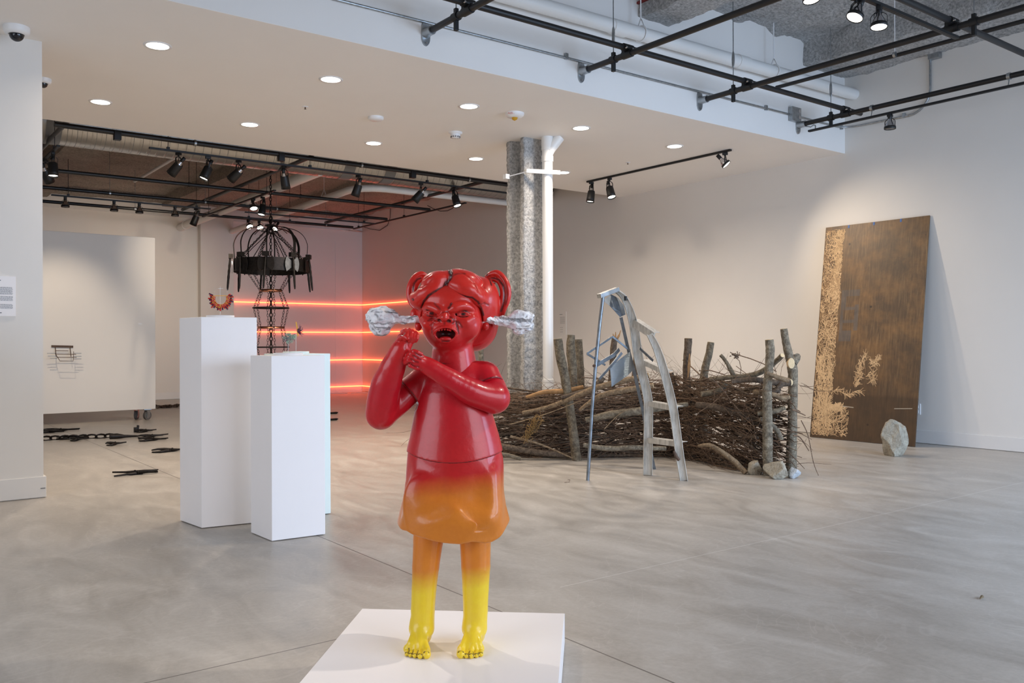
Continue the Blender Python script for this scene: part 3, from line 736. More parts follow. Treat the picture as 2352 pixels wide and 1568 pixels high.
for px, lab, tgt in ((573, 'tiny lit lamp left of the crown, over the iron strap', [.4, -.5, -.9]), (597, 'tiny lit lamp directly behind the top of the crown', [.3, -.5, -.9]), (632, 'tiny lit lamp right of the chain above the crown', [-.3, -.6, -.9])):
    p = onY(px, 503, 14.3); alamp('bulb', (p[0], 14.3, 3.18), tgt + [(p[0], 17.4, 1.6)], lab, GE, True, (18, 110, WW))
GF = 'lamps at the track end beside the white wall'
alamp('can', (1.74, 10.62, 3.188), (1.72, 10.2, 0), 'black can lamp with a lit mouth right beside the white wall edge', GF, True, None)
alamp('can', (1.74, 11.1, 3.188), [.1, .8, -1.2, (2.25, 13.0, 1.3)], 'black wrapped can lamp half hidden behind the white wall edge', GF, True, (105, 52, WW))
# lamps of the hall grid that hang outside the picture, over the camera side
for p, tgt, e, sz in (((3.6, .9, 3.4), (1.6, 2.35, 1.1), 160, 40), ((8.13, 2.7, 3.28), (5.3, 4.9, .4), 70, 55), ((5.6, 2.2, 3.4), (5.9, 5.2, .4), 25, 75), ((1.6, 4.7, 3.2), (1.5, 2.35, .4), 85, 50)):
    light('track_lamp_beam', 'SPOT', p, e, (1.0, .90, .78), tgt, spot_size=math.radians(sz), spot_blend=.9, shadow_soft_size=.04)

# ---------------------------------------------------------------- neon lines round the far corner
for z, px_end, lab in ((1.93, 1080, 'topmost of the four glowing orange-red light lines round the far corner'), (1.32, 990, 'glowing orange-red light line second from the top, behind the raised fist'),
                       (.715, 905, 'glowing orange-red light line third from the top, beside the pale pedestal'), (.13, 868, 'lowest glowing orange-red light line, just above the floor')):
    e = onX(px_end, 780, XW - .02); t = thing('neon_line', lab, 'light line', (XW - .03, YR - .03, z), 'glowing lines on the red lit walls')
    MB().tube([(6.11, YR - .03, z), (XW - .09, YR - .03, z), (XW - .045, YR - .045, z), (XW - .03, YR - .09, z), (XW - .03, float(e[1]), z)], .0095, 8).build('glow_tube', M['neon'], t)
    for x in (7.5, 8.6): MB().box((x, YR - .012, z), (.02, .024, .03)).build('clip', M['white'], t)
tag(MB().cyl((8.4, YR - .006, .02), (8.4, YR - .006, 3.3), .003, n=5).build('wire', M['white']), 'thin white wire running straight down the red lit wall near the corner', 'wire')
for dx, dy in ((8.25, 17.1), (8.75, 16.95)):
    tag(MB().tube([(dx - .25, dy, .006), (dx - .08, dy + .08, .01), (dx + .05, dy - .05, .008), (dx + .25, dy + .04, .006)], .006, 6).build('cable', M['white']), ('short pale cable lying on the red lit floor left of the corner', 'short pale cable lying on the red lit floor in the very corner')[dx > 8.5], 'cable', 'cables under the neon lines')

# ---------------------------------------------------------------- rolling wall with steel rack
RY = 13.0
a0 = onY(357.5, 546, RY); a1 = onY(357.5, 940, RY)
t = thing('rolling_wall', 'large white display wall on casters near the back, with a steel rack on it', 'display wall', (a1[0], RY, 0))
MB().b2((-.1, RY, .155), (a1[0], RY + .3, a0[2])).build('panel', M['wall'], t, .003)
def caster(x, y, yaw):
    c = MB().box((x, y, .15), (.10, .08, .012)).build('caster', M['galv'], t)
    q = Matrix.Rotation(yaw, 3, 'Z')
    for s in (-1, 1): MB().box(Vector((x, y, .095)) + q @ Vector((0, .026 * s, 0)), (.05, .005, .10), q).build('fork', M['galv'], c)
    ax = q @ Vector((0, 1, 0)); C0 = Vector((x, y, .062)) 
    MB().cyl(C0 - ax * .018, C0 + ax * .018, .062, n=26).build('wheel', M['rubber'], c); MB().cyl(C0 - ax * .0195, C0 + ax * .0195, .040, n=22).build('hub', M['galv'], c)
caster(a1[0] - .10, RY + .06, .5); caster(a1[0] - .20, RY + .24, 1.0)
RK = RY - .01
pt = lambda x, y, dy=0: Vector(onY(x, y, RK - dy))
t = thing('steel_rack', 'small dark steel wall rack with sideways prongs on the rolling wall', 'rack', pt(143, 800))
MB().strap([pt(118, 795), pt(168, 796)], (0, 0, 1), .03, .008).build('wall_bar', M['rust'], t)
for xa in (127, 161):
    MB().tube([pt(xa, 797), pt(xa + 1, 808, .02), pt(xa + 2, 818, .12)], .005, 6).build('arm', M['rust'], t)
for (xs, ys, dy) in (((127, 149), 805, .02), ((128, 167), 813, .10), ((130, 168), 820, .16)):
    MB().cyl(pt(xs[0], ys, dy), pt(xs[1] + 8, ys + .5, dy), .004, n=6).build('rung', M['rust'], t)
MB().tube([pt(127, 812, .1), pt(136, 826, .18), pt(137, 828.5, .18), pt(168, 829, .18), pt(169, 807, .1)], .004, 6).build('tray', M['rust'], t)
for (x0, x1, yy) in ((108, 127, 811), (168, 187, 811), (110, 128, 817.5), (168, 187, 818), (115, 131, 823), (168, 187, 824)):
    MB().cyl(pt(x0, yy, .12), pt(x1, yy, .12), .0045, n=6).build('prong', M['galv'], t)
tag(MB().box(onY(322, 743.5, RY - .003), (.05, .006, .02)).build('wall_tag', M['trim']), 'tiny pale tag stuck on the bright rolling wall', 'tag')

# ---------------------------------------------------------------- chains
def chain(mb, p0, p1, ll, r, ax0=0, w=.55):
    P0, P1 = Vector(p0), Vector(p1); d = P1 - P0; n = max(1, int(d.length / (ll * .78))); u = d.normalized(); q = Vector((0, 0, 1)).rotation_difference(u)
    for k in range(n):
        c = P0 + d * ((k + .5) / n); a = (k % 2) * PI / 2 + ax0
        pts = []
        for j in range(10):
            th = 2 * PI * j / 10; v = Vector((math.cos(th) * ll * w * .5 * math.cos(a), math.cos(th) * ll * w * .5 * math.sin(a), math.sin(th) * ll * .5)); pts.append(c + q @ v)
        mb.tube(pts, r, 4, closed=True)
    return mb
CYD = 11.6
cc = onY(622, 600, CYD); CXc = cc[0]
def zc_(py): return onY(622, py, CYD)[2]
HR = 1.0
t = thing('chain_chandelier', 'large hanging crown of black forged iron with chains and hoops below', 'chandelier', (CXc, CYD, zc_(598)))
pxm = depth((CXc, CYD, 1.5)) / FPX          # metres per photo pixel at its distance
CR = 82 * pxm
zt, zb_ = zc_(597), zc_(626)
MB().lathe([(CR, zb_), (CR, zt)], (CXc, CYD, 0), 64).lathe([(CR - .006, zt), (CR - .006, zb_)], (CXc, CYD, 0), 64).build('crown_band', M['iron'], t)
for k in range(8):
    a = k * PI / 4 + .30; pts = []
    for th in np.linspace(0, 1, 24):
        # lyre-shaped strap rising from the band, swelling out and closing in at the top
        ph = th * math.radians(84); rr = CR * 1.03 * math.cos(ph) ** .57 - (.05 * CR * (1 - th * 5) if th < .2 else 0)
        zz = zt + (zc_(522) - zt) * math.sin(ph) ** .62
        pts.append((CXc + rr * math.cos(a), CYD + rr * math.sin(a), zz))
    MB().strap(pts, (-math.sin(a), math.cos(a), 0), .042 if k % 3 == 0 else .018, .008).build('arch_strap', M['iron'], t)
for k in range(4):
    a = k * PI / 2 + .7; e = Vector((math.cos(a), math.sin(a), 0)); C0 = Vector((CXc, CYD, 0))
    pts = [C0 + e * (CR * .95) + Vector((0, 0, zt)), C0 + e * (CR * .55) + Vector((0, 0, zt + .18)), C0 + e * (CR * .1) + Vector((0, 0, zt + .36)), C0 - e * (CR * .35) + Vector((0, 0, zt + .42)), C0 - e * (CR * .5) + Vector((0, 0, zt + .36))]
    MB().tube(pts, .0055, 6).build('scroll_bar', M['iron'], t)
for k in range(9):
    a = 2 * PI * k / 9 + .02; e = Vector((math.cos(a), math.sin(a), 0)); s = Vector((-math.sin(a), math.cos(a), 0)); C = Vector((CXc, CYD, (zt + zb_) / 2)) + e * (CR + .012)
    blade = MB()
    for sg in (-1, 1):
        arc = []
        for q in np.linspace(-1, 1, 9): arc.append((sg * (.035 + .075 * (1 - .35 * q * q)), q * .10))
        poly = [(sg * .012, -.045)] + arc + [(sg * .012, .045)]
        vs = [C + s * x + Vector((0, 0, z)) + e * dd for dd in (0, .007) for x, z in poly]; n = len(poly)
        blade.add(vs, [tuple(range(n)), tuple(range(2 * n - 1, n - 1, -1))] + [(i, (i + 1) % n, n + (i + 1) % n, n + i) for i in range(n)])
    b = blade.build('axe_blade', M['galv'] if k % 3 == 1 else M['iron'], t)
    MB().box(C + e * .02 + Vector((0, 0, .125)), (.09, .06, .06), Matrix.Rotation(a + PI / 2, 3, 'Z')).build('anvil_block', M['iron'], b)
    top = C + e * .03 + Vector((0, 0, .10)); tw = MB(); L = .44
    pts = [top + Vector((0, 0, -i * L / 12)) + e * (.003 * i) + s * (.002 * i * (k % 3 - 1)) for i in range(13)]
    tw.tube(pts, [.012, .012, .014, .017, .014, .018, .015, .018, .016, .016, .015, .014, .009], 6).build('hanging_spike', M['iron'], b)
cm1 = MB(); chain(cm1, (CXc, CYD, 3.93), (CXc, CYD, zc_(600)), .055, .0055); cm1.build('main_chain', M['iron'], t)
chain(MB(), (CXc, CYD, zc_(600)), (CXc, CYD, .02), .070, .0075).build('centre_chain', M['iron'], t)
hub_top = Vector((CXc, CYD, zc_(518)))
sc_ = MB()
for k in range(8):
    a = k * PI / 4 + .1; chain(sc_, hub_top, (CXc + CR * .93 * math.cos(a), CYD + CR * .93 * math.sin(a), zt), .042, .0036)
sc_.build('crown_chains', M['iron'], t)['kind'] = 'stuff'
MB().torus(hub_top, .07, .012, (0, 0, 1)).torus(hub_top + Vector((0, 0, .08)), .05, .01, (1, 0, 0)).build('hub_ring', M['iron'], t)
tiers = [(626, 54, None), (667, 25, 'copper'), (707, 40, 'iron'), (752, 30, 'copper'), (797, 40, 'iron'), (850, 26, 'iron'), (905, 34, 'iron')]
dn = MB()
for (ya, ra, _), (yb, rb, m) in zip(tiers[:-1], tiers[1:]):
    for k in range(6):
        a = k * PI / 3 + .35; chain(dn, (CXc + ra * pxm * math.cos(a), CYD + ra * pxm * math.sin(a), zc_(ya)), (CXc + rb * pxm * math.cos(a), CYD + rb * pxm * math.sin(a), zc_(yb)), .045, .0034)
    if m == 'copper': MB().lathe([(rb * pxm, -.014), (rb * pxm, .014), (rb * pxm - .003, .014), (rb * pxm - .003, -.014), (rb * pxm, -.014)], (CXc, CYD, zc_(yb)), 40).build('copper_hoop', M['copper'], t)
    else: MB().torus((CXc, CYD, zc_(yb)), rb * pxm, .009, n=40, m=6).build('iron_hoop', M['iron'], t)
dn.build('hoop_chains', M['iron'], t)['kind'] = 'stuff'

# ---------------------------------------------------------------- forged tongs and chain on the floor
def tongs(px, py, ang, L, label, broken=False, op=.16, name='blacksmith_tongs'):
    L = L * .72
    p = onZ(px, py, 0); t = thing(name, label, 'tongs', (p[0], p[1], 0), 'forged tongs scattered on the floor')
    R = Matrix.Rotation(math.radians(ang), 3, 'Z')
    def W(x, y, z): return Vector((p[0], p[1], 0)) + R @ Vector((x, y, z))
    for s in (-1, 1):
        up = .018 if s > 0 else 0
        m = MB(); pts = [W(-.5 * L, s * .020, .010 + up), W(-.36 * L, s * .045, .012 + up), W(-.2 * L, s * .030, .016 + up * .6), W(0, -s * .008, .016 + .006 * s), W(.2 * L, -s * .035, .014 + up * .5), W(.5 * L, -s * .055, .010 + up)]
        m.tube(pts, [.008, .011, .015, .014, .009, .007], 8).tube([pts[0], W(-.54 * L, s * .004, .010 + up)], [.009, .006], 6).build('tong_arm', M['iron'], t)
    MB().cyl(W(0, 0, .005), W(0, 0, .040), .008, n=8).build('rivet', M['iron'], t)
    tw = MB()
    for s in (-1, 1):
        for q in range(3): tw.torus(W(-.16 * L + q * .05 * L, s * .012, .018), .013, .004, R @ Vector((1, .5 * s, 0)), n=10, m=5)
    tw.build('twist', M['iron'], t)
TN = [(310, 1090, 175, .46, 'long pair of forged tongs lying alone, nearest to the tall pedestal'), (140, 990, -6, .58, 'tongs lying behind the floor chain near the white wall'),
      (115, 994, -25, .40, 'tongs partly cut off by the white wall edge'), (335, 992, 10, .30, 'short tongs beside a small iron block'),
      (350, 1004, 15, .46, 'tongs lying at the end of the long chain handle'), (353, 1012, -5, .40, 'slim tongs lying crosswise in front of the chain end'),
      (265, 1022, 18, .26, 'short pointed tongs standing apart beside the saw cut'), (396, 1037, -4, .50, 'tongs half hidden behind the tall pedestal'),
      (168, 1008, -20, .44, 'tongs lying just in front of the long floor chain'), (178, 1012, 20, .22, 'short stub of tongs pointing towards the camera below the chain')]
for q in TN: tongs(*q)
b0 = onZ(313, 992, 0); tag(MB().box((b0[0], b0[1], .03), (.05, .06, .06)).box((b0[0] + .02, b0[1], .07), (.02, .05, .03)).build('iron_block', M['iron'], None, .004), 'small black iron block standing on the floor between the tongs', 'block')
t = thing('floor_chain', 'heavy black chain with a long handle lying across the floor', 'chain', onZ(200, 1003, 0))
c0 = onZ(30, 1010, .02); c1 = onZ(262, 1001, .02); chain(MB(), (c0[0], c0[1], .022), (c1[0], c1[1], .022), .11, .011, .4, .6).build('chain_links', M['iron'], t)
e0 = onZ(252, 1002, .03); e1 = onZ(318, 1001, .015)
MB().tube([Vector(e0), Vector(e0) * .75 + Vector(e1) * .25, Vector(e0) * .5 + Vector(e1) * .5, Vector(e1)], [.03, .035, .018, .010], 8).build('handle', M['iron'], t)
pl = thing('floor_chain', 'tangled heap of rusty chain on the floor by the far wall', 'chain', onZ(388, 935, 0))
m = MB(); q0 = Vector(onZ(385, 936, 0))
for k in range(26):
    a = random.uniform(0, 6.28); rr = random.uniform(0, .32); c = q0 + Vector((rr * 1.3 * math.cos(a), .6 * rr * math.sin(a), .02)); chain(m, c, c + Vector((random.uniform(-.2, .2), random.uniform(-.1, .1), random.uniform(0, .03))), .06, .008)
m.build('chain_links', M['rust'], pl)
for k, (px, py) in enumerate(((764, 950), (763, 965))):
    p = onZ(px, py, 0); tag(MB().tube([(p[0] - .12, p[1], .012), (p[0] + .05, p[1] - .03, .015), (p[0] + .1, p[1] + .03, .012)], [.012, .016, .008], 6).build('iron_tool', M['iron']), ('black iron tool end on the floor just past the mint pedestal, farther one', 'black iron tool end on the floor just past the mint pedestal, nearer one')[k], 'tool', 'iron tools behind the pedestals')

# ---------------------------------------------------------------- pedestals
def pedestal(bl, bf, br, h, m, label):
    """footprint from three floor points: far-left, near, far-right"""
    A, B, C = Vector(onZ(*bl)), Vector(onZ(*bf)), Vector(onZ(*br)); Dd = A + (C - B)
    t = thing('pedestal', label, 'pedestal', (B.x, B.y, 0)); hp = MB(); P = [(v.x, v.y) for v in (A, B, C, Dd)]
    if (P[1][0] - P[0][0]) * (P[2][1] - P[1][1]) - (P[1][1] - P[0][1]) * (P[2][0] - P[1][0]) < 0: P = P[::-1]
    hp.prism(P, .004, h); hp.build('pedestal_box', m, t, .003)
    return (A + C) / 2
pA = pedestal((413.5, 1196), (463.5, 1214), (592, 1201), 1.245, M['ped'], 'tall white square pedestal, the tallest of the three')
pB = pedestal((576.5, 1224), (624.5, 1244), (747.5, 1228), 1.02, M['ped'], 'white square pedestal in front of the other two')
s1 = Vector(onZ(760, 1180)); 
dX = (Vector(onZ(747.5, 1228)) - Vector(onZ(624.5, 1244))); dY = Vector(onZ(576.5, 1224)) - Vector(onZ(624.5, 1244))
P4 = [s1 - dX, s1, s1 + dY, s1 - dX + dY]; ph = 1.022
t = thing('pedestal', 'pale mint pedestal mostly hidden behind the front white one', 'pedestal', (s1.x, s1.y, 0))
Pl = [(v.x, v.y) for v in P4]
if (Pl[1][0] - Pl[0][0]) * (Pl[2][1] - Pl[1][1]) - (Pl[1][1] - Pl[0][1]) * (Pl[2][0] - Pl[1][0]) < 0: Pl = Pl[::-1]
MB().prism(Pl, .004, ph).build('pedestal_box', M['pedmint'], t, .003)
pC = (P4[0] + P4[2]) / 2

# jewellery on clear stands
def stand(base, z, label, cat, hgt, name, m=None, r=.085):
    t = thing(name, label, cat, (base[0], base[1], z))
    MB().lathe([(r, 0), (r, .014), (0, .014)], (base[0], base[1], z), 40, capb=True).build('base_disc', m or M['ped'], t)
    MB().cyl((base[0], base[1], z + .014), (base[0], base[1], z + hgt), .002, n=8).build('stem', M['clear'], t)
    return t
def plane_pts(base, pts, dep):  # photo pixels -> points on an upright plane facing the camera at that distance
    return [Vector(onD(x, y, dep)) for x, y in pts]
bA = Vector(onD(506, 725, depth((pA.x, pA.y, 1)))); dA = depth(bA)
t = stand((bA.x, bA.y), 1.245, 'red and orange fringed collar necklace on a clear stand on the tall pedestal', 'necklace', .19, 'necklace', r=.082)
mp = dA / FPX
def blob_on(dep, cx, cy, pts, rad, m, nm, par, th=.6):
    mb = MB()
    for (x, y, r) in pts:
        c = Vector(onD(x, y, dep)); q = [(r * mp * math.cos(a), r * mp * th * math.sin(a)) for a in np.linspace(-PI / 2, PI / 2, 5)]
        mb.lathe(q, c, 8)
    return mb.build(nm, m, par)
redm = plain('red_enamel', (190, 52, 38), .35); yelm = plain('yellow_enamel', (226, 168, 48), .35); purm = plain('plum_enamel', (84, 38, 66), .35); tealm = plain('pale_green_beads', (160, 196, 172), .35); blum = plain('slate_blue_beads', (70, 96, 110), .35)
arc = [(507 + 17 * math.cos(a), 686 + 17 * math.sin(a)) for a in np.linspace(-.35, PI + .35, 16)]
cb = MB(); cb.tube(plane_pts(None, arc, dA), 4.4 * mp, 8); cb.build('collar_band', redm, t)
fr_ = MB(); fy_ = MB(); yl = MB()
for k, a in enumerate(np.linspace(-.45, PI + .45, 30)):
    for rr, (ln, m_) in ((19, (6, fr_)), ):
        x0, y0 = 507 + rr * math.cos(a), 686 + rr * math.sin(a); x1, y1 = 507 + (rr + ln + 2 * (k % 3)) * math.cos(a + .1 * math.sin(k)), 686 + (rr + ln + 2 * (k % 3) - 1) * math.sin(a)
        (fr_ if k % 2 else fy_).tube([onD(x0, y0, dA), onD(x1, y1, dA - .004)], [1.3 * mp, 2.0 * mp], 6)
for k in range(60):
    a = random.uniform(-.3, PI + .3); rr = random.uniform(13, 21); x, y = 507 + rr * math.cos(a), 686 + rr * math.sin(a)
    c = Vector(onD(x, y, dA - 4.6 * mp)); d_ = Vector((random.uniform(-1, 1), 0, random.uniform(-1, 1))) * 1.6 * mp; yl.tube([c - d_, c + d_], .6 * mp, 4)
fr_.build('plum_fringe', purm, t); fy_.build('red_fringe', redm, t); yl.build('yellow_dashes', yelm, t)
MB().tube([onD(489, 679, dA), onD(524, 679, dA)], .8 * mp, 5).build('yellow_bar', yelm, t)
MB().tube([onD(493, 679, dA), onD(492, 663, dA), onD(506, 662, dA), onD(522, 664, dA), onD(522, 679, dA)], .0008, 4).build('clear_frame', M['clear'], t)
MB().cyl(onD(501, 662.5, dA), onD(512, 662.5, dA), .0015, n=6).build('stand_top', M['white'], t)
bB = Vector(onD(662, 812, depth((pB.x, pB.y, 1)))); dB = depth(bB); mp = dB / FPX
t = stand((bB.x, bB.y), 1.02, 'pale green lacy brooch on a clear stand on the front pedestal', 'brooch', .085, 'brooch', M['ped'], .082)
lc = MB(); lc2 = MB()
for k in range(70):
    a = random.uniform(0, 2 * PI); rr = math.sqrt(random.random()); x = 665 + rr * 16 * math.cos(a) + 1.5 * math.sin(k); y = 776 + rr * 10.5 * math.sin(a); r_ = random.uniform(1.5, 4)
    c = Vector(onD(x, y, dB + random.uniform(-.01, .01))); ring_ = [c + RT * (r_ * mp * math.cos(b)) + Vector((0, 0, r_ * mp * math.sin(b) * .8)) for b in np.linspace(0, 2 * PI, 9)[:-1]]
    (lc if k % 3 else lc2).tube(ring_, .45 * mp, 4, closed=True)
lc.build('green_loops', tealm, t); lc2.build('blue_loops', blum, t)
bC = Vector(onD(680, 806, depth((pC.x, pC.y, 1)))); dC = depth(bC); mp = dC / FPX
t = stand((bC.x, bC.y), ph, 'branching dark twig brooch with a yellow edge on the mint pedestal', 'brooch', .13, 'brooch', M['pedmint'], .082)
MB().strap([onD(680, 739, dC), onD(683, 755, dC), onD(684, 772, dC)], RT, [2.2 * mp, 3.4 * mp, 2 * mp], .003).build('yellow_edge', yelm, t)
tb = MB()
for k in range(26):
    a = random.uniform(-.9, 1.1); L = random.uniform(9, 18); x0, y0 = 683, 764 - 8 * random.random(); pts = [(x0, y0), (x0 + L * .5 * math.cos(a) + 1, y0 - L * .5 * math.sin(a)), (x0 + L * .9 * math.cos(a + .15), y0 - L * math.sin(a + .15))]
    tb.tube([onD(x, y, dC + (k % 5 - 2) * .004) for x, y in pts], [.8 * mp, .6 * mp, .35 * mp], 4)
tb.build('twigs', purm, t)

# ---------------------------------------------------------------- panels, labels, outlet, litter
p0 = onY(-40, 632, 6.914); p1 = onY(37, 726, 6.914)
t = thing('text_panel', 'pale text panel with grey paragraphs on the white left wall', 'text panel', (p1[0], 6.92, p1[2]))
MB().b2((p0[0], 6.922, p1[2]), (p1[0], 6.929, p0[2])).build('sheet', M['ped'], t)
ln = MB()
for (ya, yb) in ((660, 676), (681, 692), (699, 708)):
    for yy in np.arange(ya, yb, 2.2):
        a = onY(-20, yy, 6.92); b = onY(29.5, yy, 6.92); x = a[0]
        while x < b[0] - .004:
            wd = random.uniform(.004, .016); ln.b2((x, 6.9205, b[2] - .0012), (min(x + wd, b[0]), 6.9215, b[2] + .0012)); x += wd + .003
for (x0, x1, yy) in ((-10, 2, 643.5), (-20, 4, 718)):
    a = onY(x0, yy, 6.92); b = onY(x1, yy, 6.92); ln.b2((a[0], 6.9205, b[2] - .003), (b[0], 6.9215, b[2] + .003))
ln.build('text_lines', M['ink'], t)
a = onX(1284, 716, XW); b = onX(1301, 768, XW)
t = thing('wall_label', 'small pale caption label on the wall between column and ladder', 'label', (XW, b[1], b[2]))
MB().b2((XW - .004, b[1], b[2]), (XW, a[1], a[2])).build('card', M['wall'], t)
ln = MB()
for yy in list(np.arange(728, 744, 2.4)) + [752, 757, 762]:
    z = onX(1290, yy, XW)[2]; y1 = a[1] - .03; y0 = b[1] + .03 if yy < 745 else a[1] - .1; ln.b2((XW - .0055, y0, z - .0018), (XW - .004, y1, z + .0018))
z = onX(1290, 722, XW)[2]; ln.b2((XW - .0055, (a[1] + b[1]) / 2, z - .004), (XW - .004, a[1] - .02, z + .004))
ln.build('text_lines', M['ink'], t)
o_ = onX(2107, 939, XW); t = thing('wall_outlet', 'white double socket on the wall in the shadow beside the leaning board', 'outlet', o_)
MB().box((XW - .004, o_[1], o_[2]), (.008, .075, .118)).build('cover_plate', M['white'], t, .002)
for dz in (-.025, .025):
    f = MB().box((XW - .009, o_[1], o_[2] + dz), (.004, .034, .030)).build('socket', M['white'], t, .001)
    MB().box((XW - .0115, o_[1] - .007, o_[2] + dz + .004), (.002, .003, .010)).box((XW - .0115, o_[1] + .007, o_[2] + dz + .004), (.002, .003, .010)).build('slot', M['ink'], f)
tag(MB().box(onY(98.5, 1121, 6.912), (.03, .003, .006)).build('wall_tag', M['ink']), 'tiny grey mark stuck on the baseboard of the white wall', 'tag')
lp = onZ(2256, 1375); tag(MB().tube([(lp[0] - .02, lp[1], .004), (lp[0], lp[1], .01), (lp[0] + .02, lp[1] + .01, .004)], [.002, .007, .002], 6).build('dry_leaf', M['leaf']), 'tiny dry leaf on the bluish floor near the right edge', 'leaf')
lp = onZ(1308, 1107); tag(MB().tube([(lp[0] - .05, lp[1], .003), (lp[0] - .01, lp[1] - .01, .004), (lp[0] + .03, lp[1] + .03, .012), (lp[0] + .02, lp[1] + .045, .01)], .0018, 5).build('twig', M['twig']), 'tiny curled twig alone on the floor before the ladder', 'twig')

# ---------------------------------------------------------------- leaning plywood board
BL = Vector((8.65, 5.83, .004)); BR = BL + Vector((0.005, -1.22, 0)); TL = Vector((XW - .025, 5.86, 2.41)); TR = TL + (BR - BL)
def mat_board():
    m = NT('weathered_plywood'); tc = m.n('ShaderNodeTexCoord'); uv = tc.outputs['UV']
    mp = m.n('ShaderNodeMapping'); mp.inputs['Scale'].default_value = (1.22, 2.44, 1); m.l(uv, mp.inputs[0]); p = mp.outputs[0]
    mg = m.n('ShaderNodeMapping'); mg.inputs['Scale'].default_value = (14, 1.3, 1); m.l(p, mg.inputs[0])
    gr = m.noise(mg.outputs[0], 3.5, 8, .65, .6); bl = m.noise(p, 1.6, 4, .5); st = m.noise(p, 4.5, 6, .6)
    c = m.ramp(gr, [(.25, srgb(66, 48, 32)), (.5, srgb(108, 82, 55)), (.8, srgb(152, 122, 84))])
    c = m.mix(m.ramp(bl, [(.32, G0), (.72, (.8,) * 3 + (1,))]), c, srgb(66, 54, 42))
    c = m.mix(m.ramp(st, [(.44, G0), (.78, (.55,) * 3 + (1,))]), c, srgb(160, 116, 66))
    sx = m.n('ShaderNodeSeparateXYZ'); m.l(uv, sx.inputs[0]); U, V = sx.outputs[0], sx.outputs[1]
    # dark lower band and ghost lettering smears in blue grey
    low = m.ramp(V, [(.20, (.75,) * 3 + (1,)), (.215, (.45,) * 3 + (1,)), (.5, G0)]); c = m.mix(low, c, srgb(58, 42, 28))
    def boxm(u0, u1, v0, v1):
        a = m.math('MULTIPLY', m.math('GREATER_THAN', U, u0), m.math('LESS_THAN', U, u1)); b = m.math('MULTIPLY', m.math('GREATER_THAN', V, v0), m.math('LESS_THAN', V, v1)); return m.math('MULTIPLY', a, b)
    bm = None
    for q in ((.22, .40, .66, .69), (.22, .27, .60, .66), (.36, .40, .50, .62), (.22, .40, .595, .61), (.22, .38, .535, .55), (.22, .34, .45, .50), (.22, .25, .45, .62)):
        k = boxm(*q); bm = k if bm is None else m.math('MAXIMUM', bm, k)
    c = m.mix(m.math('MULTIPLY', bm, m.math('MULTIPLY', st, .75)), c, srgb(76, 90, 100))
    kn = m.n('ShaderNodeTexVoronoi'); kn.inputs['Scale'].default_value = 4.2; kn.inputs['Randomness'].default_value = 1; m.l(p, kn.inputs['Vector'])
    c = m.mix(m.ramp(kn.outputs[0], [(.035, (.9,) * 3 + (1,)), (.075, G0)]), c, srgb(40, 28, 20))
    m.col(c); m.set(Roughness=.5); m.bump(gr, .25, .003); return m.m
nrm = (BR - BL).cross(TL - BL).normalized()
if nrm.x > 0: nrm = -nrm
th = .018; t = thing('plywood_board', 'tall weathered plywood sheet with pale carved roots, leaning on the right wall', 'board', BL)
me = bpy.data.meshes.new('sheet'); vs = [v - BL for v in (BL, BR, TR, TL)]; vs += [v - nrm * th for v in vs]
me.from_pydata([tuple(v) for v in vs], [], [(0, 1, 2, 3), (7, 6, 5, 4), (0, 4, 5, 1), (1, 5, 6, 2), (2, 6, 7, 3), (3, 7, 4, 0)])
uvl = me.uv_layers.new(); UVS = {0: (0, 0), 1: (1, 0), 2: (1, 1), 3: (0, 1), 4: (0, 0), 5: (1, 0), 6: (1, 1), 7: (0, 1)}
for lp_ in me.loops: uvl.data[lp_.index].uv = UVS[lp_.vertex_index]
me.materials.append(mat_board()); sh = bpy.data.objects.new('sheet', me); SC.collection.objects.link(sh); sh.parent = t
def bp_(u, v, off=.001): return (BL * (1 - u) + BR * u) * (1 - v) + (TL * (1 - u) + TR * u) * v + nrm * off
carve = plain('carved_raw_wood', (208, 176, 134), .7, var=.15, vs=60); carved = plain('carved_tan_wood', (178, 146, 108), .7, var=.2, vs=60)
def ribbon(mb, u, v, ang, L, w, curl, ok):
    pts = [(u, v)]; n = max(3, int(L / .022)); 
    for k in range(n):
        ang += random.gauss(0, curl); u += .022 * math.cos(ang) / 1.22; v += .022 * math.sin(ang) / 2.44
        if not ok(u, v): break
        pts.append((u, v))
    if len(pts) < 2: return
    vs, fs = [], []; zo = random.uniform(.0006, .0030)
    for k, (a, b) in enumerate(pts):
        a2, b2 = pts[min(k + 1, len(pts) - 1)]; a1, b1 = pts[max(k - 1, 0)]; d = Vector(((a2 - a1) * 1.22, (b2 - b1) * 2.44)); d = d.normalized() if d.length > 0 else Vector((1, 0)); w_ = w * (1 - .6 * k / len(pts)) / 2
        vs += [bp_(a - d.y * w_ / 1.22, b + d.x * w_ / 2.44, zo), bp_(a + d.y * w_ / 1.22, b - d.x * w_ / 2.44, zo)]
    mb.add(vs, [(2 * k, 2 * k + 1, 2 * k + 3, 2 * k + 2) for k in range(len(pts) - 1)])
def strip_ok(u, v): return .004 < u < (.205 + .01 * math.sin(v * 40)) and .012 < v < .985 or (v < .155 and .004 < u < .385 and v > .01)
cv, cv2 = MB(), MB()
for k in range(1500):
    v = random.uniform(.01, .985); u = random.uniform(.005, .2)
    if v > .55 and random.random() < .3: continue
    ribbon(cv if k % 3 else cv2, u, v, random.gauss(PI / 2, .9), random.uniform(.03, .12), random.uniform(.003, .010), .5, strip_ok)
for k in range(260): ribbon(cv if k % 2 else cv2, random.uniform(.12, .2), random.uniform(.6, .98), random.uniform(0, 6.28), random.uniform(.03, .07), random.uniform(.01, .022), .5, strip_ok)
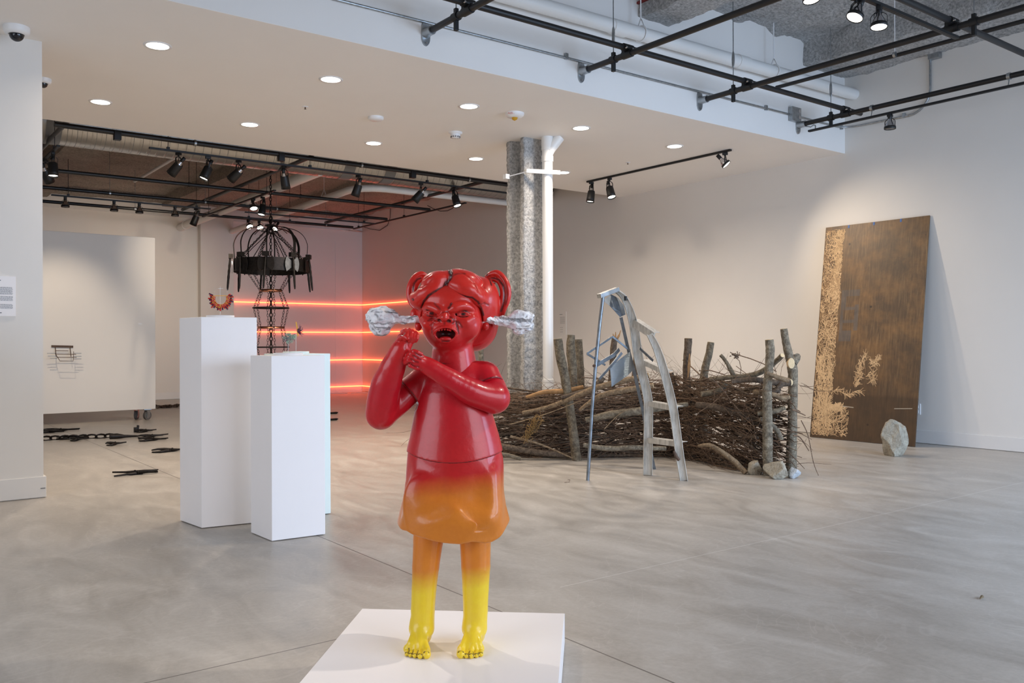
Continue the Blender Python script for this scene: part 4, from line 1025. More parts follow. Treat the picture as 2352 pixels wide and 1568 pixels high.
for k in range(170): ribbon(cv if k % 2 else cv2, random.uniform(.01, .38), random.uniform(.012, .15), random.gauss(1.2, .8), random.uniform(.06, .22), random.uniform(.004, .012), .25, strip_ok)
for k in range(40): ribbon(cv, random.uniform(.06, .16), random.uniform(.05, .3), PI / 2 + random.uniform(-.3, .3), random.uniform(.3, .7), random.uniform(.006, .014), .14, strip_ok)
for k in range(90): ribbon(cv, random.uniform(.15, .30), random.uniform(.135, .16), random.uniform(0, 6.28), .05, .012, .5, lambda u, v: .1 < u < .34 and .12 < v < .17)
blob_ok = lambda u, v: .38 < u < .66 and .2 < v < .44
for k in range(60):
    s = random.random(); u0, v0 = (.19 + .30 * s, .215 + .01 * math.sin(s * 9)) ; ribbon(cv if k % 2 else cv2, u0, v0, random.gauss(.1, .6), random.uniform(.03, .09), random.uniform(.004, .010), .3, lambda u, v: .18 < u < .56 and .18 < v < .25)
for k in range(80):
    s = random.random(); u0, v0 = .42 + .07 * s + random.gauss(0, .012), .24 + .15 * s; ribbon(cv if k % 2 else cv2, u0, v0, random.gauss(1.3, .7), random.uniform(.02, .07), random.uniform(.004, .013), .4, blob_ok)
for k in range(70):
    s = random.random(); u0, v0 = (.585 + random.gauss(0, .012), .27 + .09 * s) if k % 3 else (.57 + .09 * s, .36 + .01 * s); ribbon(cv if k % 2 else cv2, u0, v0, random.uniform(0, 6.28), random.uniform(.02, .05), random.uniform(.005, .013), .4, blob_ok)
cv.build('carved_roots', carve, t); cv2.build('carved_roots', carved, t)
for u in (.24, .49, .745): 
    a = bp_(u, .995, .002); MB().strap([bp_(u, .985, .002), bp_(u, .999, .002)], (BR - BL), .020, .001).build('blue_tape', M['tape'], t)
MB().strap([bp_(.31, .152, .0015), bp_(.42, .149, .0015)], (TL - BL), .010, .001).strap([bp_(.80, .155, .0015), bp_(.96, .160, .0015)], (TL - BL), .008, .001).build('pale_scratch', plain('pale_scratch', (170, 158, 140), .7), t)

# ---------------------------------------------------------------- rocks
def rock(px, py, wpx, hpx, m, label, seed, sharp=.35, dep=None):
    p = Vector(onZ(px, py)); mpp = depth(p) / FPX; rw, rh = wpx * mpp / 2, hpx * mpp / 2
    me = bpy.data.meshes.new('rock'); import bmesh
    bm = bmesh.new(); bmesh.ops.create_icosphere(bm, subdivisions=5, radius=1)
    random.seed(seed); planes = [(Vector((random.gauss(0, 1), random.gauss(0, 1), random.gauss(0, 1))).normalized(), random.uniform(.52, .88)) for _ in range(13)]
    for v in bm.verts:
        c = v.co.copy()
        for n_, d_ in planes:
            e = c.dot(n_) - d_
            if e > 0: c -= n_ * e * .92
        c += mnoise.noise_vector(c * 2.1 + Vector((seed,) * 3)) * .07 * sharp * 2 + mnoise.noise_vector(c * 7 + Vector((seed,) * 3)) * .035 + mnoise.noise_vector(c * 20) * .022
        v.co = Vector((c.x * rw * 1.3, c.y * rw * 1.15, max(-rh * .85, c.z * rh * 1.3)))
    for f in bm.faces: f.smooth = True
    zmin = min(v.co.z for v in bm.verts)
    for v in bm.verts: v.co.z -= zmin
    bm.to_mesh(me); bm.free(); me.materials.append(m)
    o = bpy.data.objects.new('rock', me); SC.collection.objects.link(o); o.location = p + Vector((0, rw * .4, 0)) ; o.rotation_euler = (0, 0, seed)
    return tag(o, label, 'rock')
rock(2064, 1047, 50, 80, M['rock'], 'upright broken chunk of buff concrete standing before the leaning board', 3, .6).name = 'concrete_chunk'
rock(1740, 1090, 30, 36, M['rock'], 'small jagged rock left of the near post of the branch wall', 5)
rock(1791, 1099, 52, 44, M['rock'], 'largest of the three rocks, between the two end posts', 8)
rock(1827, 1098, 28, 24, M['rockw'], 'small whitish rock at the foot of the forked end post', 11)
random.seed(21)
# ---------------------------------------------------------------- woven branch wall
random.seed(5)
S1 = [Vector((4.72, 7.15, 0)), Vector((5.42, 6.35, 0)), Vector((6.42, 5.72, 0))]
S2 = [Vector((6.40, 5.85, 0)), Vector((6.25, 5.1, 0)), Vector((6.11, 4.44, 0))]
def along_path(P, s):
    L = [(P[i + 1] - P[i]).length for i in range(len(P) - 1)]; T = sum(L); d = s * T
    if d <= 0: return P[0] + (P[1] - P[0]).normalized() * d, (P[1] - P[0]).normalized(), T
    for i, l in enumerate(L):
        if d <= l or i == len(L) - 1:
            u = (P[i + 1] - P[i]).normalized(); return P[i] + u * d, u, T
        d -= l
def topz(seg, s):
    return (.58 + .15 * s + .025 * math.sin(s * 11)) if seg == 0 else (.76 + .02 * math.sin(s * 7) - .05 * s)
def stick(mb, seg, s0, L, z0, lat, r, slope, wob, n=6, seed=0, over=.12):
    P = S1 if seg == 0 else S2; T = along_path(P, 0)[2]; m = max(4, int(L / .14)); pts = []; rs = []
    s1 = s0 + L / T
    ph = random.uniform(0, 6); ph2 = random.uniform(0, 6)
    for k in range(m + 1):
        f = k / m; s = s0 + (s1 - s0) * f
        if s > 1 + (over if seg == 0 else .03) or s < -over: continue
        c, u, _ = along_path(P, s); nn = Vector((-u.y, u.x, 0))
        z = z0 + slope * (f - .5) * L + wob * math.sin(f * 5 + ph) + wob * .5 * math.sin(f * 13 + ph2)
        z = max(r + .004, z)
        la = lat + wob * 1.2 * math.sin(f * 4 + ph2)
        pts.append(c + nn * la + Vector((0, 0, z))); rs.append(r * (1.1 - .55 * f))
    if len(pts) > 2: mb.tube(pts, rs, n, jit=.12 if r > .008 else 0)
groups = [('stick_bundle', M['barkd'], 'dense bundle of dark woven branches filling the low wall', 'branches', 110, (.008, .017), (.9, 2.0), .19),
          ('stick_bundle', M['twig'], 'thin brown sticks packed between the posts of the branch wall', 'sticks', 760, (.0025, .0065), (.5, 1.7), .22)]
for nm, m, lab, cat, N, rr, LL, lt in groups:
    mb = MB()
    for k in range(N):
        seg = 0 if random.random() < .55 else 1
        s0 = random.uniform(-.15, .85); z = random.uniform(.01, .97) * topz(seg, s0 + .1)
        if random.random() < .12: z = random.uniform(.005, .1)
        r = random.uniform(*rr); slope = random.gauss(.03, .06) if seg == 0 else random.gauss(-.05, .13)
        stick(mb, seg, s0, random.uniform(*LL), z, random.uniform(-lt, lt), r, slope, random.uniform(.012, .05), 7 if r > .009 else 5)
    tag(mb.build(nm, m), lab, cat, kind='stuff')
mb = MB()
for k in range(620):       # stray twigs sticking out along the front, the top and the open end
    seg = 0 if random.random() < .45 else 1; s = random.uniform(-.02, 1.04); P = S1 if seg == 0 else S2; c, u, _ = along_path(P, s); nn = Vector((-u.y, u.x, 0))
    side = random.choice((-1, -1, 1)); top = random.random() < .35
    z = topz(seg, s) * (random.uniform(.9, 1.03) if top else random.uniform(.04, .95))
    p = c + nn * (side * random.uniform(.15, .27)) + Vector((0, 0, z)); a = random.choice((u, -u)) * random.uniform(.3, 1) + Vector((0, 0, random.uniform(-.35, .6 if top else .3))) + nn * side * random.uniform(0, .25)
    L = random.uniform(.12, .45); pts = [p]; d = a.normalized()
    for q in range(5):
        d = (d + Vector((random.gauss(0, .2), random.gauss(0, .2), random.gauss(0, .18)))).normalized(); nx = pts[-1] + d * L / 5; nx.z = max(nx.z, .005); pts.append(nx)
    r = random.uniform(.0012, .003); mb.tube(pts, [r * (1 - .12 * q) for q in range(6)], 4)
    if random.random() < .5: mb.tube([pts[2], pts[2] + (pts[3] - pts[2]) * 1.2 + Vector((random.gauss(0, .03), random.gauss(0, .03), .05))], [r * .7, r * .4], 4)
for k in range(420):       # long curved whips lying over the front face
    seg = 0 if random.random() < .45 else 1; P = S1 if seg == 0 else S2; s = random.uniform(-.02, .98); c, u, _ = along_path(P, s); nn = Vector((-u.y, u.x, 0)); nn = nn if nn.dot(FW) < 0 else -nn
    z = random.uniform(.05, 1.0) * topz(seg, s); p = c + nn * random.uniform(.20, .26) + Vector((0, 0, z)); el = random.gauss(-.25 if seg else .1, .45); d = random.choice((u, -u)) * math.cos(el) + Vector((0, 0, math.sin(el))); L = random.uniform(.25, .9); cv_ = random.gauss(0, .16); pts = [p]; n = 9
    for q in range(n):
        d = (d + Vector((0, 0, cv_)) + nn * random.gauss(-.01, .05) + Vector((random.gauss(0, .05), random.gauss(0, .05), random.gauss(0, .08)))).normalized(); nx = pts[-1] + d * L / n; nx.z = min(max(nx.z, .006), topz(seg, s) + .08); pts.append(nx)
    if pts[-1].y < 4.25: continue
    r = random.uniform(.0013, .0032); mb.tube(pts, [r * (1 - .07 * q) for q in range(n + 1)], 4)
tag(mb.build('loose_twigs', M['twig']), 'fine stray twigs bristling from the top and sides of the branch wall', 'twigs', kind='stuff')
mb = MB()
for k in range(46):        # cut ends bristling at the open end
    p = Vector((6.10 + random.uniform(-.16, .16), 4.42 + random.uniform(-.05, .1), random.uniform(.03, .66))); d = Vector((random.uniform(-.25, .45), random.uniform(-1, -.2), random.uniform(-.35, .25))).normalized()
    L = random.uniform(.05, .24); mb.tube([p, p + d * L * .6 + Vector((0, 0, random.gauss(0, .01))), p + d * L + Vector((0, 0, random.gauss(0, .02)))], [.004, .0035, .0025], 5)
tag(mb.build('loose_twigs', M['twig']), 'twig ends poking out past the two end posts of the branch wall', 'twigs', kind='stuff')

def px_tube(path, dep, r, m, name, label, cat, group=None, cut=False, n=10, jit=.06, dep2=None, ground=False):
    K = len(path); pts = []
    for k, (x, y) in enumerate(path):
        d = dep if dep2 is None else dep + (dep2 - dep) * k / (K - 1); pts.append(Vector(onD(x, y, d)))
    if ground: pts[-1].z = .0
    # smooth the path
    out = []
    for k in range(K - 1):
        a, b = pts[k], pts[k + 1]; p0 = pts[max(0, k - 1)]; p3 = pts[min(K - 1, k + 2)]
        for q in range(4):
            f = q / 4; out.append(.5 * ((2 * a) + (b - p0) * f + (2 * p0 - 5 * a + 4 * b - p3) * f * f + (3 * a - p0 - 3 * b + p3) * f ** 3))
    out.append(pts[-1]); rs = r if hasattr(r, '__len__') else [r] * 2
    mpp = dep / FPX; R = [np.interp(k / (len(out) - 1), np.linspace(0, 1, len(rs)), rs) * mpp for k in range(len(out))]
    t = thing(name, label, cat, out[-1], group); 
    MB().tube(out, R, n, jit=jit).build('trunk' if cat == 'post' else 'limb', m, t)
    if cut:
        d = (out[0] - out[1]).normalized(); MB().cyl(out[0] + d * .0005, out[0] + d * .003, R[0] * .93, n=n).build('cut_face', M['cut'], t, label='pale sawn end')
    return t, out
GP = 'rough posts of the branch wall'
px_tube([(1281, 778), (1288, 822), (1300, 880), (1312, 960), (1325, 1057)], 8.0, [10, 11, 10.5, 10, 11], M['bark'], 'wooden_post', 'leaning post with a pale slanted top, standing in front of the branch wall', 'post', GP, True, ground=True, dep2=7.99)
px_tube([(1312, 769), (1311, 800), (1316, 860), (1320, 960), (1322, 1035)], 8.45, [8.5, 11, 9, 9], M['bark'], 'wooden_post', 'taller of the two thick posts behind the leaning front post', 'post', GP, ground=True)
px_tube([(1328, 779), (1331, 850), (1332, 900), (1333, 1030)], 8.75, [9, 11, 11, 11], M['bark'], 'wooden_post', 'shorter of the two thick posts behind the leaning front post', 'post', GP, ground=True)
t, o_ = px_tube([(1412, 775), (1409, 800), (1407, 850), (1404, 900), (1402, 1030)], 8.35, [6, 7.5, 8.5, 9, 9], M['barkd'], 'wooden_post', 'broken post with a splintered top behind the ladder', 'post', GP, ground=True)
sp = MB()
for (x0, x1, y1) in ((1409, 1408, 766), (1412, 1414, 762), (1415, 1426, 758), (1417, 1421, 768)): sp.tube([onD(x0, 782, 8.35), onD((x0 + x1) / 2 + 1, 772, 8.35), onD(x1, y1, 8.35)], [.012, .009, .003], 5)
sp.build('splinters', M['tan'], t)
px_tube([(1464, 768), (1462, 800), (1460, 850), (1458, 890), (1458, 1028)], 8.3, [2, 6, 8, 9, 9], M['barkd'], 'wooden_post', 'pointed post half hidden behind the front rail of the ladder', 'post', GP, ground=True)
t, o_ = px_tube([(1581, 777), (1580, 800), (1577, 835), (1577, 880), (1580, 960), (1588, 1053)], depth((6.234, 5.466, 0)), [9, 8.5, 8.5, 9, 11, 13], M['barkd'], 'wooden_post', 'straight post at the corner of the branch wall, with bare orange wood', 'post', GP, True, ground=True)
MB().tube([onD(1584, 812, 8.04), onD(1583, 840, 8.03), onD(1580, 868, 8.03)], [.006, .020, .006], 8, flat=(1, .5)).build('bare_wood', M['tan'], t, label='patch of bare orange-brown wood')
px_tube([(1633, 786), (1629, 810), (1620, 845), (1616, 885), (1614, 1040)], 8.35, [8, 8.5, 9, 9.5, 10], M['bark'], 'wooden_post', 'slightly slanting post with a pale top, behind the corner section', 'post', GP, True, ground=True)
px_tube([(1541, 856), (1547, 880), (1552, 905), (1560, 1030)], 8.3, [6, 7, 8, 8], M['barkd'], 'wooden_post', 'low dark stub rising just above the branches beside the ladder', 'post', GP, ground=True)
px_tube([(1767, 780), (1769, 805), (1766, 850), (1762, 900), (1763, 980), (1764, 1092)], depth((5.91, 4.40, 0)), [10, 10.5, 9.5, 11, 11.5, 12], M['barkg'], 'wooden_post', 'straight thick post between the rocks at the open end of the branch wall', 'post', GP, True, ground=True)
t, o_ = px_tube([(1800, 755), (1805, 785), (1812, 815), (1820, 845), (1821, 880), (1820, 960), (1817, 1084)], depth((6.25, 4.43, 0)), [8, 9, 10, 12, 11, 11, 13], M['barkg'], 'wooden_post', 'tallest post, bent near its top with oval saw cuts, at the open end', 'post', GP, True, ground=True)
dD = depth((6.25, 4.43, 0))
for (x, y, w_, h_) in ((1818, 834, 7.5, 12), (1816, 878, 5.5, 7.5)):
    c = Vector(onD(x, y, dD - .052)); MB().tube([c - FW * .004, c + FW * .05], 1.0, 16, flat=(1, 1)) if False else None
    rg = [c + RT * (w_ * dD / FPX * math.cos(a)) + Vector((0, 0, h_ * dD / FPX * math.sin(a))) for a in np.linspace(0, 2 * PI, 21)[:-1]]; bk = [v + FW * .05 for v in rg]
    MB().add(rg + bk, [tuple(range(20))] + [(k, (k + 1) % 20, 20 + (k + 1) % 20, 20 + k) for k in range(20)]).build('saw_cut', M['cut'], t, label='pale oval saw cut')
MB().tube([onD(1820, 830, dD), onD(1830, 820, dD), onD(1832, 818, dD - .02)], [.05, .036, .028], 8).build('knot', M['barkg'], t)
px_tube([(1107, 760), (1105, 815), (1103, 900), (1102, 1040)], 8.9, [5, 6, 6, 6], M['barkg'], 'wooden_post', 'slim mossy post rising just behind the red figure\'s shoulder', 'post', GP, ground=True)

GBn = 'large branches lying on the branch wall'
def br(path, dep, r, m, label, cut=False, dep2=None, name='branch'): return px_tube(path, dep, r, m, name, label, 'branch', GBn, cut, 9, .08, dep2)
br([(1490, 862), (1430, 875), (1372, 890), (1310, 915), (1262, 934), (1200, 948)], 7.72, [6, 7, 6.5, 6, 5, 4], M['barkl'], 'long pale branch sloping down to the left across the upper front of the wall', True, 8.0)
br([(1500, 885), (1440, 895), (1390, 905), (1362, 918), (1332, 942)], 7.55, [6, 7, 6, 5, 4], M['barkl'], 'pale forked branch just under the long one, ending near the leaning post', True, 7.75)
br([(1288, 912), (1325, 905), (1362, 893), (1386, 866)], 7.9, [4, 7, 8, 6.5], M['barkd'], 'thick dark branch with a blunt upturned end, behind the thin ladder leg')
br([(1208, 912), (1250, 900), (1292, 898), (1340, 888)], 8.0, [3, 5, 6, 4], M['tan'], 'split tan branch left of the leaning post')
br([(1345, 965), (1400, 952), (1460, 945), (1530, 935), (1580, 928)], 7.55, [6, 9, 9, 7, 5], M['bark'], 'thick grey branch behind the middle of the ladder')
br([(1340, 1022), (1400, 1030), (1450, 1028), (1530, 1030)], 7.6, [5, 6.5, 6, 5], M['barkg'], 'thick grey branch low behind the ladder')
br([(1128, 1020), (1180, 1030), (1240, 1040), (1318, 1046)], 8.05, [6, 7, 7, 6], M['barkd'], 'thick dark branch near the floor left of the leaning post')
br([(1130, 1040), (1165, 1045), (1196, 1053)], 7.85, [4, 5, 4.5], M['bark'], 'short branch on the floor beside the red figure')
br([(1172, 1002), (1240, 1020), (1315, 1052)], 7.8, [3, 2.2, 1.5], M['barkl'], 'thin pale stick slanting down to the leaning post')
t, _ = br([(1797, 816), (1780, 832), (1755, 850), (1725, 862), (1680, 866), (1630, 870)], 7.15, [6, 6, 6.5, 7, 6.5, 5], M['bark'], 'long dark branch curving up to a cut end behind the near end post', True, 7.6)
br([(1655, 815), (1666, 828), (1676, 845), (1686, 862), (1700, 868)], 7.5, [4, 4, 5, 5, 4], M['bark'], 'short branch standing up above the corner section')
br([(1760, 856), (1785, 866), (1812, 874)], 7.0, [4, 5.5, 6], M['barkl'], 'pale branch passing over the near end post to the bent one')
br([(1815, 878), (1790, 880), (1755, 874), (1720, 872), (1680, 876)], 7.22, [8, 8, 7, 6, 5], M['barkd'], 'thick dark branch joining the two end posts near the top')
br([(1795, 880), (1782, 896), (1768, 905)], 7.2, [6, 6, 4], M['barkd'], 'dark side branch dropping between the two end posts')
br([(1812, 910), (1795, 914), (1775, 906), (1730, 900)], 7.15, [6, 6.5, 6, 5], M['barkl'], 'stout pale branch end between the end posts below the saw cuts', True)
br([(1803, 936), (1780, 944), (1740, 950)], 7.1, [5, 6, 5], M['bark'], 'grey branch end between the end posts at mid height', True)
br([(1793, 1008), (1785, 990), (1770, 975), (1745, 962)], 7.18, [7, 7, 6.5, 6], M['barkg'], 'thick blunt branch end pointing down between the end posts', True)
br([(1604, 1024), (1628, 1022), (1655, 1036), (1690, 1062), (1713, 1086)], 7.35, [3, 5, 6, 6.5, 6], M['barkl'], 'long light brown branch resting on the floor in front of the corner section', False, 7.12)
br([(1610, 905), (1650, 898), (1668, 880)], 7.6, [6, 7, 6], M['bark'], 'crooked grey branch just below the top of the corner section')
br([(1600, 930), (1640, 934), (1690, 948), (1740, 975)], 7.62, [7, 8, 7, 6], M['barkd'], 'thick dark branch sloping down across the corner section', False, 7.35)
GT = 'single long thin sticks'
def tw(path, dep, label, m=M['twig'], r=1.2): return px_tube(path, dep, [r, r * .9, r * .6], m, 'stick', label, 'stick', GT, n=5, jit=0)
tw([(1634, 868), (1660, 895), (1700, 945), (1755, 990)], 7.3, 'long thin stick slanting down in front of the corner section')
tw([(1695, 862), (1650, 915), (1600, 950)], 7.45, 'long thin stick slanting up to the right over the corner section')
tw([(1388, 985), (1418, 955), (1442, 940)], 7.5, 'straight pale stick behind the thin ladder leg', M['barkl'])
tw([(1170, 975), (1250, 952), (1342, 917)], 7.8, 'straight pale stick crossing the leaning post', M['barkl'], 1.4)
tw([(1840, 965), (1856, 1000), (1868, 1060), (1880, 1092)], 6.95, 'thin twig hanging out past the bent end post to the floor')
tw([(1822, 1000), (1838, 1005), (1858, 1035)], 7.0, 'stiff brown twig slanting down past the bent end post', M['twig'], 1.8)
tw([(1820, 940), (1850, 954)], 7.0, 'stiff brown twig poking past the bent end post at mid height', M['twig'], 2)
t = thing('seed_head', 'dry seed head on a thin curved stem above the branch wall', 'dry flower', onD(1700, 865, 7.5))
MB().tube([onD(1700, 865, 7.5), onD(1702, 845, 7.5), onD(1698, 828, 7.5), onD(1688, 820, 7.5)], .003, 5).build('stem', M['twig'], t)
hd = MB()
for k in range(46): p = Vector(onD(1688 + random.gauss(0, 5), 817 + random.gauss(0, 3), 7.5)); hd.tube([p, p + Vector((random.gauss(0, .012), random.gauss(0, .012), random.gauss(.004, .01)))], [.003, .004], 4)
hd.build('seeds', M['twig'], t)
t = thing('dry_flower_spray', 'yellowish dry flower spray caught in the front of the branch wall', 'dry flower', onD(1210, 1005, 7.75))
hd = MB()
for k in range(240):
    f = random.random(); x = 1208 + 26 * f + random.gauss(0, 7 * f + 2); y = 1008 - 48 * f + random.gauss(0, 5); p = Vector(onD(x, y, 7.75 + random.gauss(0, .01))); hd.tube([p, p + Vector((random.gauss(0, .018), random.gauss(0, .01), random.gauss(.008, .014)))], [.0022, .0035], 4)
hd.build('florets', plain('ochre_florets', (134, 104, 60), .85, var=.2, vs=50), t, kind='stuff')

# ---------------------------------------------------------------- bent aluminium stepladder
t = thing('stepladder', 'old bent grey stepladder with crumpled rear brace, standing in front of the branch wall', 'ladder', onZ(1500, 1095))
LD = t
def L3(x, y, d): return Vector(onD(x, y, d))
def rail3(path, wpx, name, m, thick=.022, lab=None, wv=None):
    P = [L3(*q) for q in path]; out = []; W = []
    for k in range(len(P) - 1):
        p0 = P[max(0, k - 1)]; a, b = P[k], P[k + 1]; p3 = P[min(len(P) - 1, k + 2)]
        for q in range(4):
            f = q / 4; out.append(.5 * ((2 * a) + (b - p0) * f + (2 * p0 - 5 * a + 4 * b - p3) * f * f + (3 * a - p0 - 3 * b + p3) * f ** 3)); W.append(np.interp(k + f, range(len(wpx)), wpx))
    out.append(P[-1]); W.append(wpx[-1]); W = [w_ * 7.0 / FPX for w_ in W]
    o = MB().strap(out, wv or (RT * .95 - FW * .3), W, thick).build(name, m, LD, .002, lab)
    # channel lips
    lip = MB(); wvv = (wv or (RT * .95 - FW * .3)).normalized()
    for s in (-1, 1): lip.strap([p + wvv * (s * (W[i] / 2 - .002)) - FW * .010 for i, p in enumerate(out)], FW, .030, .004)
    lip.build('rail_lip', m, o)
    return o
rail3([(1414, 667, 7.05), (1432, 682, 7.05), (1446, 712, 7.05), (1456, 752, 7.06), (1466, 820, 7.07), (1486, 905, 7.08), (1489, 950, 7.08), (1488, 1020, 7.09), (1487, 1090, 7.09)], [8, 14, 18, 20, 21, 20, 20, 20.5, 20.5], 'front_rail', M['alu'])
rail3([(1492, 768, 6.86), (1508, 800, 6.85), (1524, 850, 6.84), (1543, 925, 6.83), (1552, 980, 6.83), (1560, 1040, 6.82), (1570, 1103, 6.82)], [14, 17, 19, 19, 18, 18, 17], 'front_rail', M['alu'])
def step3(a, b, h, name='step'):
    A, B = L3(*a), L3(*b); u = (B - A).normalized(); up = Vector((0, 0, 1)); dpt = u.cross(up).normalized(); dpt = dpt if dpt.dot(FW) > 0 else -dpt; 
    MB().strap([A, B], up, h * 7 / FPX, .010).strap([A + dpt * .035 + Vector((0, 0, h * 3.4 / FPX)), B + dpt * .035 + Vector((0, 0, h * 3.4 / FPX))], dpt, .07, .004).build(name, M['alu'], LD, .001)
for a, b, h in (((1454, 741, 7.05), (1502, 772, 6.86), 17), ((1475, 831, 7.06), (1531, 857, 6.84), 11), ((1490, 927, 7.07), (1556, 939, 6.82), 12), ((1488, 1011, 7.08), (1566, 1021, 6.81), 12)): step3(a, b, h)
# folded top: cap strip, inner web sheet
MB().strap([L3(1376, 680, 6.9), L3(1394, 673, 6.95), L3(1418, 664, 7.03)], (0, 0, 1), .034, .05).build('top_cap', M['galv'], LD, .002)
web = [L3(1384, 690, 6.93), L3(1400, 702, 6.97), L3(1413, 716, 7.02), L3(1424, 728, 7.06), L3(1437, 722, 7.1), L3(1432, 700, 7.1), L3(1420, 684, 7.08), L3(1404, 676, 7.03)]
MB().add(web + [v + FW * .004 for v in web], [tuple(range(8)), tuple(range(15, 7, -1))] + [(k, (k + 1) % 8, 8 + (k + 1) % 8, 8 + k) for k in range(8)]).build('cap_web', M['alud'], LD)
MB().cyl(L3(1437, 690, 7.0), L3(1437, 680, 7.0), .012, n=8).build('cap_end', M['blackm'], LD)
MB().tube([L3(1385, 682, 6.9), L3(1378, 740, 6.88), L3(1368, 840, 6.86), L3(1360, 940, 6.85), L3(1350, 1103, 6.84)], 4.0 * 6.85 / FPX, 12).build('rear_leg', M['alud'], LD)
MB().strap([L3(1426, 728, 7.1), L3(1440, 790, 7.15), L3(1458, 860, 7.22), L3(1478, 950, 7.32), L3(1491, 1020, 7.40), L3(1503, 1077, 7.43)], RT, 7 * 7.3 / FPX, .02).build('rear_leg', M['alud'], LD)
MB().cyl(L3(1364, 840, 6.83), L3(1367, 839, 6.87), .012, n=8).build('bolt', M['rust'], LD)
brc = MB()
for a, b in (((1348, 812, 6.8), (1407, 773, 7.0)), ((1407, 773, 7.0), (1447, 805, 7.1)), ((1348, 812, 6.8), (1390, 838, 6.95))): brc.strap([L3(*a), L3(*b)], (0, 0, 1), .016, .006)
brc.strap([L3(1470, 800, 7.05), L3(1500, 828, 6.9)], (0, 0, 1), .02, .006).strap([L3(1367, 840, 6.86), L3(1410, 815, 7.0), L3(1422, 802, 7.05)], (0, 0, 1), .030, .008).strap([L3(1376, 870, 6.87), L3(1405, 838, 7.0), L3(1428, 810, 7.06)], (0, 0, 1), .022, .01)
brc.build('brace', M['alud'], LD)
sh_ = [L3(1401, 842, 7.02), L3(1448, 806, 7.12), L3(1452, 852, 7.13), L3(1442, 862, 7.12), L3(1405, 888, 7.03)]
MB().add(sh_ + [v + FW * .004 for v in sh_], [(0, 1, 2, 3, 4), (9, 8, 7, 6, 5)] + [(k, (k + 1) % 5, 5 + (k + 1) % 5, 5 + k) for k in range(5)]).build('ribbed_shelf', (lambda q: (q.col(srgb(150, 158, 164)), q.set(Metallic=.8, Roughness=.3), q.bump(q.math('SINE', q.math('MULTIPLY', (lambda s: (q.l(q.coord(world=True), s.inputs[0]), s.outputs[2])[1])(q.n('ShaderNodeSeparateXYZ')), 900)), .5, .002), q.m)[-1])(NT('ribbed_aluminium')), LD, label='ribbed metal shelf plate')
MB().tube([L3(1548, 1035, 6.8), L3(1553, 1048, 6.79), L3(1560, 1057, 6.78)], [.010, .014, .012], 6).build('foot_bracket', M['rust'], LD)
# ---------------------------------------------------------------- low plinth
PH = .107
q1, q2, q3, q4 = [onZ(x, y, PH) for x, y in ((832, 1397), (1297, 1408), (1293.6, 1568), (700, 1568))]
bl_, br_ = Vector((q1[0], q1[1])), Vector((q2[0], q2[1])); ud = (br_ - bl_); vd = Vector((ud.y, -ud.x)).normalized() * ud.length * 1.0
P4 = [bl_, br_, br_ + vd, bl_ + vd]
pl = [(v.x, v.y) for v in P4]
if (pl[1][0] - pl[0][0]) * (pl[2][1] - pl[1][1]) - (pl[1][1] - pl[0][1]) * (pl[2][0] - pl[1][0]) < 0: pl = pl[::-1]
t = thing('plinth', 'low square white plinth carrying the red girl figure', 'plinth', (pl[0][0], pl[0][1], 0))
MB().prism(pl, .003, PH).build('plinth_box', M['ped'], t, .002)
